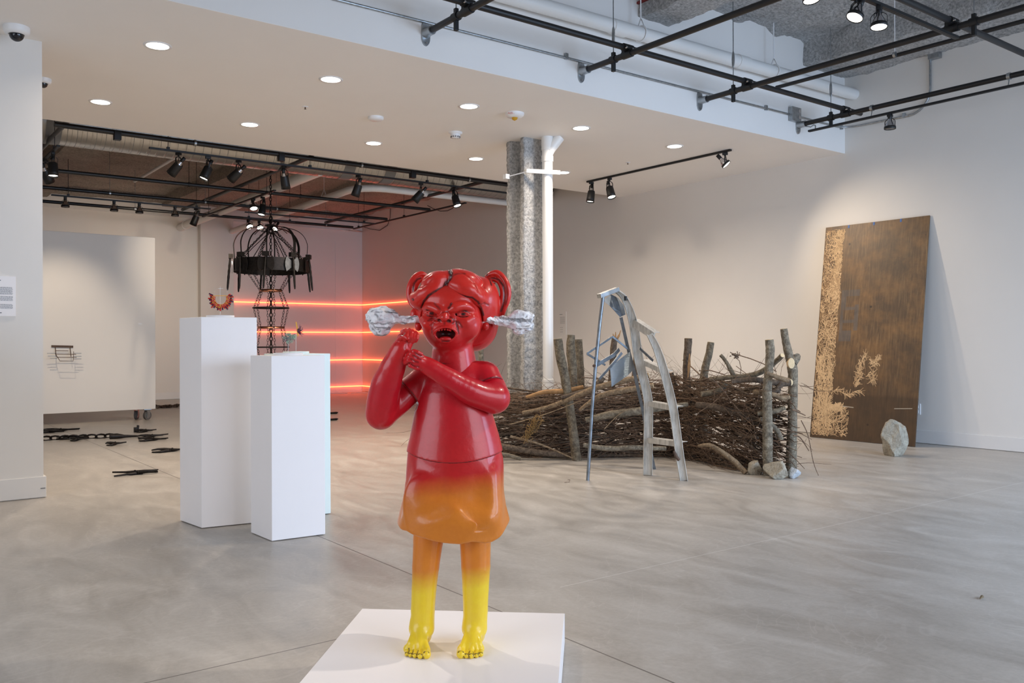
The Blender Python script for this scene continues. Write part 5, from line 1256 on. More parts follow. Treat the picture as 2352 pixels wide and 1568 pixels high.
# ---------------------------------------------------------------- red girl figure
D0 = 2.79; SU0 = (1030 - CX) / FPX * D0
ST = ORI + np.array(RT) * SU0 + np.array(FW) * D0
def g(px, py, v=0.0):
    D = D0 + v; return np.array([(px - CX) / FPX * D - SU0, v, (CY - py) / FPX * D + EYE - PH])
def gw(px, v, w_):
    D = D0 + v; return np.array([(px - CX) / FPX * D - SU0, v, w_])
PX = D0 / FPX
def axis(*segs):
    out = [segs[0][0]]
    for a, b, h in segs:
        n = max(1, int(round((b - a) / h))); out += list(np.linspace(a, b, n + 1)[1:])
    return np.array(out, np.float32)
class Grid:
    def __init__(s, ax, ay, az):
        s.a = (ax, ay, az); s.F = np.full((len(ax), len(ay), len(az)), .2, np.float32)
        s.marks = []
    def _sl(s, lo, hi, m):
        r = []
        for k in range(3):
            i = int(np.searchsorted(s.a[k], lo[k] - m)); j = int(np.searchsorted(s.a[k], hi[k] + m))
            if j <= i: return None
            r.append(slice(i, j))
        return tuple(r)
    def _pts(s, sl): return s.a[0][sl[0]][:, None, None], s.a[1][sl[1]][None, :, None], s.a[2][sl[2]][None, None, :]
    def _app(s, sl, d, k, op):
        A = s.F[sl]
        if op == 'add':
            if k > 0: h = np.clip(.5 + .5 * (A - d) / k, 0, 1); s.F[sl] = A + (d - A) * h - k * h * (1 - h)
            else: s.F[sl] = np.minimum(A, d)
        elif op == 'sub':
            d = -d
            if k > 0: h = np.clip(.5 - .5 * (A - d) / k, 0, 1); s.F[sl] = A + (d - A) * h + k * h * (1 - h)
            else: s.F[sl] = np.maximum(A, d)
    def seg(s, a, b, ra, rb, k=.004, op='add', sq=None):
        a, b = np.asarray(a, np.float32), np.asarray(b, np.float32); R = max(ra, rb); m = R + k + .012
        sl = s._sl(np.minimum(a, b), np.maximum(a, b), m)
        if sl is None: return
        X, Y, Z = s._pts(sl); d = b - a; L = float((d * d).sum()) + 1e-12
        t = np.clip(((X - a[0]) * d[0] + (Y - a[1]) * d[1] + (Z - a[2]) * d[2]) / L, 0, 1)
        D = np.sqrt((X - a[0] - t * d[0]) ** 2 + (Y - a[1] - t * d[1]) ** 2 + (Z - a[2] - t * d[2]) ** 2) - (ra + (rb - ra) * t)
        s._app(sl, D, k, op)
    def curve(s, P, R, k=.004, n=5, op='add'):
        P = [np.asarray(p, float) for p in P]; K = len(P); out, rr = [], []
        for i in range(K - 1):
            a, b = P[i], P[i + 1]; p0 = P[max(0, i - 1)]; p3 = P[min(K - 1, i + 2)]
            for q in range(n): f = q / n; out.append(.5 * ((2 * a) + (b - p0) * f + (2 * p0 - 5 * a + 4 * b - p3) * f * f + (3 * a - p0 - 3 * b + p3) * f ** 3)); rr.append(R[i] + (R[i + 1] - R[i]) * (f * f * (3 - 2 * f)))
        out.append(P[-1]); rr.append(R[-1]); s.chain(out, rr, k, op)
    def chain(s, P, R, k=.004, op='add'):
        if op == 'sub' or len(P) < 3:
            for i in range(len(P) - 1): s.seg(P[i], P[i + 1], R[i], R[i + 1], k, op)
            return
        P = [np.asarray(p, np.float32) for p in P]; m = max(R) + k + .012; sl = s._sl(np.min(P, 0), np.max(P, 0), m)
        if sl is None: return
        X, Y, Z = s._pts(sl); best = None
        for i in range(len(P) - 1):
            a, b = P[i], P[i + 1]; d = b - a; L = float((d * d).sum()) + 1e-12
            t = np.clip(((X - a[0]) * d[0] + (Y - a[1]) * d[1] + (Z - a[2]) * d[2]) / L, 0, 1)
            D = np.sqrt((X - a[0] - t * d[0]) ** 2 + (Y - a[1] - t * d[1]) ** 2 + (Z - a[2] - t * d[2]) ** 2) - (R[i] + (R[i + 1] - R[i]) * t)
            if best is None: best = D
            else: q = .0025 if max(R) > .01 else .0005; h = np.clip(.5 + .5 * (best - D) / q, 0, 1); best = best + (D - best) * h - q * h * (1 - h)
        s._app(sl, best, k, op)
    def ell(s, c, r, k=.006, op='add', rot=0.0, axis_='v'):
        c = np.asarray(c, np.float32); R = max(r); sl = s._sl(c, c, R + k + .012)
        if sl is None: return
        X, Y, Z = s._pts(sl); X = X - c[0]; Y = Y - c[1]; Z = Z - c[2]
        if rot: cr, sr = math.cos(rot), math.sin(rot); X, Z = X * cr + Z * sr, -X * sr + Z * cr
        k0 = np.sqrt((X / r[0]) ** 2 + (Y / r[1]) ** 2 + (Z / r[2]) ** 2); k1 = np.sqrt((X / r[0] ** 2) ** 2 + (Y / r[1] ** 2) ** 2 + (Z / r[2] ** 2) ** 2) + 1e-9
        s._app(sl, k0 * (k0 - 1) / k1, k, op)
    def surf(s, px, py, v0=-.32, v1=.1):
        for v in np.arange(v0, v1, .0012):
            p = g(px, py, v); ix = [int(np.clip(np.searchsorted(s.a[k], p[k]), 0, len(s.a[k]) - 1)) for k in range(3)]
            if s.F[ix[0], ix[1], ix[2]] < 0: return p
        return g(px, py, 0)
    def groove(s, pts, r, depth_=.5, k=.002, op='sub', mark=1.0, off=0.0, taper=True):
        P = [s.surf(x, y) + np.array([0, (r * (1 - depth_) * (-1)) + off, 0]) for x, y in pts]
        n = len(P); R = [r * (.45 + .55 * math.sin(PI * (i + .5) / n)) if taper else r for i in range(n)]
        s.todo = getattr(s, 'todo', []); s.todo.append((P, R, k, op))
        if mark: s.marks.append((P, r * 1.9, mark))
    def flush(s):
        for P, R, k, op in getattr(s, 'todo', []): s.chain(P, R, k, op)
        s.todo = []
    def mesh(s, name, mat, parent, smooth_it=2):
        F = s.F; S = (F < 0); cnt = np.zeros(tuple(n - 1 for n in F.shape), np.uint8)
        for i in (0, 1):
            for j in (0, 1):
                for k in (0, 1): cnt += S[i:F.shape[0] - 1 + i, j:F.shape[1] - 1 + j, k:F.shape[2] - 1 + k]
        act = np.argwhere((cnt > 0) & (cnt < 8)); idm = np.full(cnt.shape, -1, np.int32); idm[act[:, 0], act[:, 1], act[:, 2]] = np.arange(len(act))
        off = [(i, j, k) for i in (0, 1) for j in (0, 1) for k in (0, 1)]
        val = np.stack([F[act[:, 0] + o[0], act[:, 1] + o[1], act[:, 2] + o[2]] for o in off], 1)
        ac = np.zeros((len(act), 3)); n_ = np.zeros(len(act))
        for a in range(8):
            for b in range(a + 1, 8):
                df = [off[b][q] - off[a][q] for q in range(3)]
                if sum(abs(x) for x in df) != 1: continue
                m = (val[:, a] < 0) != (val[:, b] < 0); t = np.where(m, val[:, a] / (val[:, a] - val[:, b] + 1e-12), 0)
                for q in range(3): ac[:, q] += np.where(m, off[a][q] + t * df[q], 0)
                n_ += m
        fr = ac / n_[:, None]; co = np.zeros_like(fr)
        for q in range(3): i = act[:, q]; co[:, q] = s.a[q][i] + (s.a[q][i + 1] - s.a[q][i]) * fr[:, q]
        faces = []
        for q in range(3):
            sl0 = [slice(None)] * 3; sl1 = [slice(None)] * 3; sl0[q] = slice(0, -1); sl1[q] = slice(1, None)
            E = np.argwhere(S[tuple(sl0)] != S[tuple(sl1)]); u, v = [(1, 2), (2, 0), (0, 1)][q]
            E = E[(E[:, u] > 0) & (E[:, v] > 0) & (E[:, u] < cnt.shape[u]) & (E[:, v] < cnt.shape[v])]
            sg = S[E[:, 0], E[:, 1], E[:, 2]]
            def cid(du, dv): c = E.copy(); c[:, u] -= du; c[:, v] -= dv; return idm[c[:, 0], c[:, 1], c[:, 2]]
            Q = np.stack([cid(1, 1), cid(0, 1), cid(0, 0), cid(1, 0)], 1); Q[~sg] = Q[~sg][:, ::-1]; faces.append(Q)
        Q = np.concatenate(faces); Q = Q[(Q >= 0).all(1)]
        ed = np.concatenate([Q[:, [0, 1]], Q[:, [1, 2]], Q[:, [2, 3]], Q[:, [3, 0]]])
        for it in range(smooth_it):
            sm = np.zeros_like(co); c_ = np.zeros(len(co))
            for d in range(3): sm[:, d] = np.bincount(ed[:, 0], co[ed[:, 1], d], len(co)) + np.bincount(ed[:, 1], co[ed[:, 0], d], len(co))
            c_ = np.bincount(ed[:, 0], minlength=len(co)) + np.bincount(ed[:, 1], minlength=len(co)); co = co * .5 + .5 * sm / np.maximum(c_, 1)[:, None]
        me = bpy.data.meshes.new(name); me.vertices.add(len(co)); me.vertices.foreach_set('co', co.astype(np.float32).ravel())
        me.loops.add(len(Q) * 4); me.loops.foreach_set('vertex_index', Q.astype(np.int32).ravel()); me.polygons.add(len(Q))
        me.polygons.foreach_set('loop_start', np.arange(0, len(Q) * 4, 4, dtype=np.int32)); me.polygons.foreach_set('loop_total', np.full(len(Q), 4, np.int32))
        me.update(calc_edges=True); me.polygons.foreach_set('use_smooth', np.ones(len(Q), bool)); me.validate()
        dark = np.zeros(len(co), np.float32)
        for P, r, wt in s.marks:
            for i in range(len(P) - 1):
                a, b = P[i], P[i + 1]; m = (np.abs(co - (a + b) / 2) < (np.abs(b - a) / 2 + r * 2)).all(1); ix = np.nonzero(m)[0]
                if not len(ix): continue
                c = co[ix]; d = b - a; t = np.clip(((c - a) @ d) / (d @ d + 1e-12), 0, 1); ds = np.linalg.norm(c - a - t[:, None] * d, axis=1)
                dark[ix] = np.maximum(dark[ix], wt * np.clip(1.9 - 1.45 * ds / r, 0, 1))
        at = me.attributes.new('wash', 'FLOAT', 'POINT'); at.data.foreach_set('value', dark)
        me.materials.append(mat); o = bpy.data.objects.new(name, me); SC.collection.objects.link(o); o.parent = parent; return o

def mat_enamel():
    t = NT('gradient_enamel'); ob = t.n('ShaderNodeTexCoord').outputs['Object']; sx = t.n('ShaderNodeSeparateXYZ'); t.l(ob, sx.inputs[0])
    nz = t.noise(ob, 9, 4); nf = t.noise(ob, 70, 4, .6)
    z = t.math('ADD', sx.outputs[2], t.math('MULTIPLY', t.math('SUBTRACT', nz, .5), .03)); z = t.math('ADD', z, t.math('MULTIPLY', sx.outputs[0], -.10))
    z = t.math('DIVIDE', z, 1.25)
    def zz(py): return (g(1030, py)[2]) / 1.25
    R = (.52, .007, .018, 1); R_LIT = (.62, .026, .018, 1); O = (.66, .20, .022, 1); Y = (.84, .60, .03, 1)  # red turns warmer towards the head: warm lamplight put into the colour
    c = t.ramp(z, [(zz(1352), Y), (zz(1300), (.66, .215, .025, 1)), (zz(1160), O), (zz(1125), (.62, .17, .02, 1)), (zz(1080), (.52, .018, .018, 1)), (zz(880), R), (zz(700), R_LIT)])
    c = t.mix(.05, c, t.ramp(nf, [(.35, G0), (.7, G1)]), 'OVERLAY')
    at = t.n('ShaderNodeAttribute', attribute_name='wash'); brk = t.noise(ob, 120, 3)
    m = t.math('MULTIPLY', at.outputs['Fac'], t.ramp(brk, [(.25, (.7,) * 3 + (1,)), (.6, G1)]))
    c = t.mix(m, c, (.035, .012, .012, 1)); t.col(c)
    t.set(Roughness=.33); t.b.inputs['Specular IOR Level'].default_value = .35; t.b.inputs['Coat Weight'].default_value = .25; t.b.inputs['Coat Roughness'].default_value = .10
    t.bump(t.math('ADD', t.math('MULTIPLY', t.noise(ob, 26, 5), .8), t.math('MULTIPLY', nf, .25)), .30, .006); return t.m
ENA = mat_enamel()
fig = thing('girl_figure', 'shouting red to yellow painted girl figure with raised fists and steam shooting from her ears', 'statue', (ST[0], ST[1], PH))
fig.rotation_euler = (0, 0, -YAW)

# --- body ----------------------------------------------------------------
ux = lambda px: g(px, 800)[0]; wz = lambda py: g(1030, py)[2]
AX = axis((ux(832), ux(918), .0032), (ux(918), ux(1116), .00145), (ux(1116), ux(1180), .0030))
AY = axis((-.26, -.05, .0017), (-.05, .15, .0045))
AZ = axis((-.004, .055, .0018), (.055, wz(860), .0042), (wz(860), wz(640), .00145), (wz(640), wz(618), .004))
B = Grid(AX, AY, AZ)
def loft(G, rows, k=.01, grow=0.0, vc=.0, z0=None, z1=None, warp=None):
    rows = sorted(rows, key=lambda r: wz(r[0])); W = np.array([wz(r[0]) for r in rows]); cx = np.array([(ux(r[1]) + ux(r[2])) / 2 for r in rows]); ha = np.array([(ux(r[2]) - ux(r[1])) / 2 for r in rows]) + grow; hb = np.array([r[3] for r in rows]) + grow
    X, Y, Z = G.a[0][:, None, None], G.a[1][None, :, None], G.a[2][None, None, :]; zf = G.a[2]
    c = np.interp(zf, W, cx)[None, None, :]; a = np.interp(zf, W, ha)[None, None, :]; b = np.interp(zf, W, hb)[None, None, :]
    if warp is not None: 
        th = np.arctan2(Y - vc, X - c); rr = warp(th, Z); a = a * rr; b = b * rr
    d = (np.sqrt(((X - c) / a) ** 2 + ((Y - vc) / b) ** 2) - 1) * np.minimum(a, b)
    d = np.maximum(d, np.maximum((z0 if z0 is not None else W[0]) - Z, Z - (z1 if z1 is not None else W[-1]))).astype(np.float32)
    A = G.F; h = np.clip(.5 + .5 * (A - d) / k, 0, 1); G.F = (A + (d - A) * h - k * h * (1 - h)).astype(np.float32)
torso = [(1195, 955, 1130, .070), (1100, 945, 1142, .088), (1045, 938, 1150, .098), (1000, 945, 1142, .094), (950, 955, 1128, .086), (900, 960, 1116, .078), (870, 968, 1118, .066), (850, 985, 1105, .050), (838, 992, 1098, .040)]
loft(B, torso, grow=-.009)
for (cs, sgn) in (([(984, 1195, 36), (982, 1240, 34.5), (976, 1300, 31), (972, 1350, 28.5), (969, 1400, 27.5), (968.5, 1440, 27)], 1), ([(1088, 1195, 37), (1090, 1240, 36), (1091, 1300, 33.5), (1090.5, 1350, 30.5), (1090, 1400, 28.5), (1089, 1440, 27.5)], -1)):
    B.chain([g(x, y, .012 + .006 * (y > 1300)) for x, y, r in cs], [r * PX for x, y, r in cs], .012)
def foot(cxp, toes, big):
    # toes: list of (px, v, r_px)
    ank = gw(cxp, .020, .075); B.seg(g(cxp, 1440, .018), ank, 27 * PX, .034, .012)
    B.ell(gw(cxp + 1, .045, .030), (.035, .045, .033), .014)
    B.curve([gw(cxp, .015, .066), gw(cxp - 1, -.012, .050), gw(cxp - 1, -.040, .030)], [.030, .023, .016], .014)
    for (x, v, r) in toes:
        rr = r * PX; B.curve([gw(cxp + (x - cxp) * .45, -.008, .058), gw(cxp + (x - cxp) * .75, -.040, .034), gw(x, v + .026, rr + .004)], [.010, .0095, rr * .92], .006); B.seg(gw(x, v + .026, rr + .003), gw(x, v, rr * .95), rr * .95, rr * 1.04, .0025)
    B.seg(gw(toes[0][0] + 2, -.036, .014), gw(toes[-1][0] - 2, -.036, .014), .014, .014, .008)
TL = [(932, -.064, 5), (940, -.073, 5.2), (950, -.080, 5.8), (962, -.087, 6.5), (977, -.086, 9.3)]
TR = [(1056, -.084, 9.4), (1069, -.084, 5.8), (1080, -.087, 6.4), (1092, -.080, 5.6), (1102, -.071, 5.6)]
foot(964, TL, 1); foot(1086, TR, -1)
for T in (TL, TR):
    for i, (x, v, r) in enumerate(T):
        rr = r * PX; c = gw(x, v - rr * .55, rr * 1.55)
        ring_ = [c + np.array([rr * .62 * math.cos(a), rr * .05 * abs(math.cos(a)), rr * .50 * math.sin(a)]) for a in np.linspace(.15, PI - .15, 7)]
        B.chain(ring_, [.0009] * 7, .001, 'sub'); B.marks.append((ring_, .0024, 1.0))
    for i in range(len(T) - 1):
        xm = (T[i][0] + T[i + 1][0]) / 2 + (.8 if T[i + 1][2] > T[i][2] else -.8 if T[i + 1][2] < T[i][2] else 0)
        P = [gw(xm, T[i][1] - .010, .004), gw(xm, T[i][1] - .004, .010), gw(xm, T[i][1] + .012, .019)]; B.chain(P, [.0022, .0018, .0012], .002, 'sub'); B.marks.append((P, .0030, .8))
# arms
def limb(P, k=.010): B.curve([g(x, y, v) for x, y, v, r in P], [r * PX for x, y, v, r in P], k)
limb([(985, 862, .01, 27), (950, 888, .0, 28), (915, 922, -.02, 29), (876, 948, -.045, 33)])
limb([(874, 951, -.05, 33.5), (878, 920, -.07, 34), (886, 885, -.09, 33), (899, 850, -.11, 28), (912, 820, -.125, 23.5), (922, 798, -.135, 20.5)])
limb([(1108, 858, .005, 27), (1128, 885, -.01, 31), (1135, 913, -.045, 34.5)])
limb([(1135, 914, -.05, 34.5), (1092, 903, -.085, 30), (1040, 875, -.115, 24), (1000, 850, -.13, 20), (976, 836, -.135, 18)])
# fist by her cheek (palm side to the camera, fingers curled over)
B.ell(g(930, 782, -.135), (19 * PX, .022, 21 * PX), .006)
for i, (kx, ky, mx, my, tx, ty, r) in enumerate(((924, 757, 936, 764, 930, 778, 5.6), (933, 755, 945, 764, 941, 781, 5.4), (943, 757, 951, 768, 948, 784, 5.2), (952, 760, 958, 770, 955, 782, 4.6))):
    B.chain([g(kx, ky + 4, -.125), g((kx + mx) / 2, (ky + my) / 2 - 2, -.148), g(mx, my, -.160), g((mx + tx) / 2 + 1, (my + ty) / 2, -.166), g(tx, ty, -.160)], [r * PX * .95, r * PX, r * PX, r * PX, r * PX * .88], .0014)
B.chain([g(915, 785, -.14), g(920, 776, -.155), g(928, 771, -.165), g(936, 776, -.170)], [7 * PX, 6 * PX, 5.4 * PX, 4.6 * PX], .002)
B.ell(g(925, 767, -.168), (3.2 * PX, .008, 2.4 * PX), .001, 'sub'); B.marks.append(([g(923, 767, -.163), g(927, 767, -.163)], .006, 1))
for q in ([(917, 778), (912, 783), (908, 790)], [(916, 772), (911, 775)], [(932, 790), (930, 800)], [(937, 792), (940, 800)]): B.groove(q, .0012, .5, mark=.25)
# lower fist, back of the hand to the camera
B.ell(g(958, 827, -.145), (23 * PX, .022, 18 * PX), .006, rot=-.45)
for i, (ax_, ay_, kx, ky, tx, ty, r) in enumerate(((968, 812, 951, 806, 945, 812, 5.4), (962, 817, 945, 811, 938, 818, 5.5), (958, 824, 941, 818, 934, 826, 5.4), (956, 831, 938, 826, 933, 834, 5.0))):
    B.chain([g(ax_, ay_, -.160), g((ax_ + kx) / 2, (ay_ + ky) / 2 - 1, -.166), g(kx, ky, -.164), g(tx - 2, ty - 3, -.150), g(tx, ty, -.132)], [r * PX * .7, r * PX * .85, r * PX, r * PX, r * PX * .9], .0014)
B.chain([g(972, 844, -.14), g(956, 843, -.155), g(942, 838, -.160)], [6.5 * PX, 6 * PX, 5 * PX], .002)
for q in ([(948, 815), (957, 821), (966, 824)], [(944, 823), (952, 829), (960, 831)], [(953, 809), (962, 815), (972, 819)], [(940, 833), (950, 839), (962, 842)]): B.groove(q, .0016, .5, mark=.55)
# neck and head
B.seg(g(1042, 846, .012), g(1040, 788, .0), 55 * PX, 45 * PX, .012)
B.ell(g(1040, 722, .0), (72 * PX, .108, 84 * PX), .01)
B.ell(g(1026, 768, -.045), (46 * PX, .060, 36 * PX), .02)
B.ell(g(1076, 748, -.058), (26 * PX, .036, 30 * PX), .02); B.ell(g(990, 744, -.058), (20 * PX, .034, 28 * PX), .02)
B.ell(g(1030, 688, -.062), (56 * PX, .046, 34 * PX), .02)
# ears
for (x, y, rx, ry) in ((953, 722, 11, 17), (961, 748, 8.5, 12)): B.ell(g(x, y, .005), (rx * PX, .014, ry * PX), .004)
for (x, y, rx, ry) in ((1121, 716, 15, 18), (1115, 748, 9, 11)): B.ell(g(x, y, -.01), (rx * PX, .016, ry * PX), .004)
B.ell(g(1118, 728, -.026), (8 * PX, .012, 9 * PX), .003, 'sub'); B.ell(g(955, 730, -.012), (6 * PX, .010, 8 * PX), .003, 'sub')
# muzzle, nose, brows, cheeks
S_ = B.surf
c = S_(1023, 757); B.ell(c + (0, .012, 0), (31 * PX, .026, 27 * PX), .012)
c = S_(1020, 728); B.ell(c + (0, -.003, -.001), (13 * PX, .018, 8.5 * PX), .006)
B.seg(S_(1020, 728) + (0, .004, 0), S_(1024, 706) + (0, .006, 0), .011, .008, .008)
for x in (1005, 1036): c = S_(x, 732 + (x > 1020) * 2); B.ell(c + (0, -.001, 0), (9.5 * PX, .014, 7.5 * PX), .004)
for P in ([(972, 707), (984, 703), (997, 706), (1009, 712)], [(1087, 712), (1077, 705), (1062, 702), (1046, 706), (1037, 712)]):
    Q = [S_(*p) + (0, .001, 0) for p in P]; B.curve(Q, [.006, .010, .0125, .013][:len(Q)] + [.008] * (len(Q) - 4), .007)
for P in ([(970, 735), (980, 742), (990, 742)], [(1056, 742), (1070, 738), (1084, 730)]): Q = [S_(*p) + (0, .006, 0) for p in P]; B.chain(Q, [.010, .014, .010], .014)
# eye sockets, eyeballs, lids
for (ex, ey, hw, tilt) in ((990, 719, 13.5, .20), (1063, 721, 15, .03)):
    c = S_(ex, ey); B.ell(c + (0, -.002, 0), (hw * 1.15 * PX, .0085, 6.5 * PX), .004, 'sub', rot=-tilt)
    B.ell(c + (0, .010, 0), (hw * .80 * PX, .0115, 5.6 * PX), .001)
    up = [c + np.array([dx * hw * PX, .0005 + .0055 * dx * dx, (4.4 * (1 - dx * dx) - dx * hw * math.tan(tilt)) * PX]) for dx in np.linspace(-1, 1, 9)]
    dn_ = [c + np.array([dx * hw * PX, .0005 + .0055 * dx * dx, (-3.6 * (1 - dx * dx) - dx * hw * math.tan(tilt)) * PX]) for dx in np.linspace(-1, 1, 9)]
    B.chain(up, [.0026] * 9, .0012); B.chain(dn_, [.0024] * 9, .0012)
    crease = [p + (0, .001, .0050) for p in up]; B.chain(crease, [.0012] * 9, .001, 'sub'); B.marks.append((crease, .0036, 1.0)); B.marks.append(([p + (0, .003, -.0034) for p in up], .0026, .9))
    crease = [p + (0, .001, -.0045) for p in dn_]; B.chain(crease, [.0011] * 9, .001, 'sub'); B.marks.append((crease[1:8], .0030, .8))
    ir = c + np.array([.1 * hw * PX, -.003, .2 * PX]); B.marks.append(([ir + (-.002, 0, 0), ir + (.0025, 0, 0)], .0056, 1))
    tear = c + np.array([(-1 if ex > 1030 else 1) * hw * PX * 1.02, .003, -1.5 * PX]); B.marks.append(([tear, tear + (0, 0, .002)], .0050, 1)); B.ell(tear, (.003, .005, .003), .001, 'sub')
# mouth
mc = S_(1023, 766)
ringo = []
for a in np.linspace(0, 2 * PI, 25)[:-1]:
    x = math.cos(a); y = math.sin(a); wx = 26.5 if y > 0 else 24.5; hy = 15.5 if y > 0 else 18.5
    px_, py_ = 1023.5 + wx * x * (1 - .12 * (y < -.5)), 766 - hy * y + (1.5 * abs(x) if y > 0 else 0); q = S_(px_, py_); ringo.append(q)
cav = []
B.ell(mc + (0, .008, 0), (23.5 * PX, .040, 15.8 * PX), .003, 'sub')
B.chain([p + (0, .0005, 0) for p in ringo + ringo[:1]], [.0052 if 0 < i < 12 else .0044 for i in range(25)], .003)
B.ell(mc + (0, .014, 0), (21.5 * PX, .030, 14.2 * PX), .002, 'sub')
B.ell(mc + (-.001, .018, -.0150), (14 * PX, .016, 5.5 * PX), .002)                # tongue
for i, x in enumerate((1008, 1014.5, 1021.5, 1028.5, 1034.5)): B.ell(g(x, 755.5 + .012 * (x - 1021) ** 2, mc[1] + .010), (3.0 * PX, .004, 3.0 * PX), .0008)
B.marks.append(([mc + (-.016, .034, 0), mc + (.016, .034, 0)], .020, .95)); B.marks.append(([mc + (-.010, .010, -.0215), mc + (.010, .010, -.0215)], .0035, .8))
# nostrils
for x, y in ((1009.5, 735), (1031, 736.5)):
    c = S_(x, y); B.ell(c + (0, -.001, 0), (4.6 * PX, .009, 3.4 * PX), .0015, 'sub'); B.marks.append(([c + (-.002, .003, 0), c + (.002, .003, 0)], .0055, 1))
c = S_(1021, 741); B.marks.append(([c, c + (0, .001, -.003)], .0035, .6))
# frown and cheek creases
for q, r, mk in (([(998, 695), (1004, 701), (1011, 709)], .0022, .55), ([(1037, 697), (1034, 702), (1031, 706)], .0022, .9), ([(1016, 717), (1023, 715), (1030, 716)], .0016, .6),
                 ([(1044, 731), (1048, 739), (1050, 748), (1052, 757), (1053, 765)], .0019, .8), ([(1052, 738), (1057, 744), (1061, 751)], .0022, .6), ([(1034, 727), (1040, 730), (1044, 737), (1041, 742)], .0019, .8),
                 ([(1002, 733), (996, 739), (992, 748), (991, 757), (992, 764)], .0022, .45), ([(1001, 729), (993, 733), (984, 735)], .0018, .6), ([(1002, 725), (994, 729), (987, 731)], .0018, .7), ([(999, 738), (992, 742), (988, 747)], .0017, .6)):
    B.groove(q, r, .5, .003, mark=mk)
B.flush()
cr_ = [g(1041 + 54.5 * math.cos(a), 836 + 2 * math.sin(a), .009 + 54.5 * PX * math.sin(a)) for a in np.linspace(0, 2 * PI, 49)]; B.chain(cr_, [.0016] * 49, .001, 'sub'); B.marks.append((cr_, .0028, .8))
skin = B.mesh('body', ENA, fig, 2); del B.F

# --- shirt ---------------------------------------------------------------
T_ = Grid(axis((ux(905), ux(1172), .0032)), axis((-.14, .13, .0032)), axis((wz(1062), wz(822), .0032)))
torso_s = [(1056, 929.5, 1157.5, .1135), (1046, 930.5, 1156.5, .113), (1020, 936, 1151, .109), (1000, 941, 1146, .106), (950, 951, 1131, .096), (900, 957, 1117, .086), (875, 963, 1119, .076), (855, 976, 1112, .062), (842, 988, 1100, .052), (834, 993, 1096, .044)]
X_ = T_.a[0][:, None, None]; hem = wz(1053) + 1.1 * (X_ - ux(1044)) ** 2
loft(T_, torso_s, .01)
def sleeve(P, cutf, r0, rm=2.2):
    a, b = g(*P[0]), g(*P[1]); d = b - a; L = np.linalg.norm(d); T_.chain([g(*P[2]), a, a + d * .75], [r0 * .8 * PX, r0 * PX, (r0 + 3) * PX], .014)
    X, Y, Z = T_.a[0][:, None, None], T_.a[1][None, :, None], T_.a[2][None, None, :]; n = d / L
    pl = (X - a[0]) * n[0] + (Y - a[1]) * n[1] + (Z - a[2]) * n[2] - cutf * L
    near = np.sqrt((X - a[0] - d[0] * .6) ** 2 + (Y - a[1] - d[1] * .6) ** 2 + (Z - a[2] - d[2] * .6) ** 2) - .062
    cutm = np.maximum(-pl, near); T_.F = np.maximum(T_.F, -cutm).astype(np.float32)
    e1 = np.cross(n, (0, 1, 0)); e1 /= np.linalg.norm(e1); e2 = np.cross(n, e1)
    T_.marks.append(([a + d * cutf + (e1 * math.cos(q) + e2 * math.sin(q)) * (r0 + rm) * PX for q in np.linspace(0, 2 * PI, 33)], .0042, .85))
sleeve(((1116, 862, .0), (1136, 914, -.05), (1088, 858, .01)), .48, 31.5)
sleeve(((974, 868, .0), (885, 942, -.04), (1000, 858, .01)), .42, 30)
T_.F = np.maximum(T_.F, hem - T_.a[2][None, None, :] + 0 * T_.a[1][None, :, None]).astype(np.float32)
T_.seg(g(1015, 862, .0), g(985, 868, .0), 27 * PX, 26 * PX, .03); T_.seg(g(1072, 858, .0), g(1104, 864, .0), 28 * PX, 27 * PX, .03)
hp_ = []
for a in np.linspace(0, 2 * PI, 49): x = ux(1043.5) + .1575 * math.cos(a); hp_.append(np.array([x, .112 * math.sin(a), wz(1053) + 1.1 * (x - ux(1044)) ** 2 - .001]))
T_.marks.append((hp_, .0040, 1.0))
for q in ([(1040, 838), (1060, 838), (1080, 836)], [(952, 960), (950, 990), (945, 1010)]): T_.groove(q, .0014, .5, mark=.2)
T_.flush(); T_.mesh('shirt', ENA, fig, 3)['label'] = 'short-sleeved red shirt'

# --- skirt ---------------------------------------------------------------
K_ = Grid(axis((ux(893), ux(1182), .0032)), axis((-.165, .155, .0032)), axis((wz(1238), wz(1032), .0032)))
rows = [(1238, 896, 1174, .140), (1210, 904, 1169, .137), (1190, 909, 1165, .133), (1160, 918, 1159, .124), (1130, 926, 1156, .118), (1100, 931, 1156, .113), (1070, 933, 1156, .1115), (1050, 934.5, 1154.5, .1105), (1034, 936, 1150, .1085)]
def wrp(th, Z):
    f = np.clip((wz(1110) - Z) / (wz(1110) - wz(1225)), 0, 1); return 1 + f * (.030 * np.sin(3 * th + 2.2) + .022 * np.sin(5 * th + .6) + .012 * np.sin(9 * th))
loft(K_, rows, .01, warp=wrp)
Xk, Yk, Zk = K_.a[0][:, None, None], K_.a[1][None, :, None], K_.a[2][None, None, :]
hx = np.array([ux(p) for p in (895, 905, 925, 945, 975, 1000, 1030, 1060, 1085, 1100, 1115, 1130, 1150, 1168, 1180)]); hw_ = np.array([wz(p) for p in (1197, 1201, 1204, 1202, 1212, 1220, 1226, 1228, 1223, 1226, 1230, 1228, 1216, 1199, 1195)])
hemk = np.interp(K_.a[0], hx, hw_)[:, None, None] + .03 * np.clip(Yk + .02, 0, 1)
dk = hemk - Zk; A = K_.F; kk = .008; h = np.clip(.5 - .5 * (A - dk) / kk, 0, 1); K_.F = (A + (dk - A) * h + kk * h * (1 - h)).astype(np.float32)
K_.ell(g(1055, 1190, -.118), (70 * PX, .024, 26 * PX), .05); K_.ell(g(958, 1150, -.095), (30 * PX, .02, 50 * PX), .05); K_.ell(g(1128, 1150, -.070), (16 * PX, .03, 60 * PX), .05)
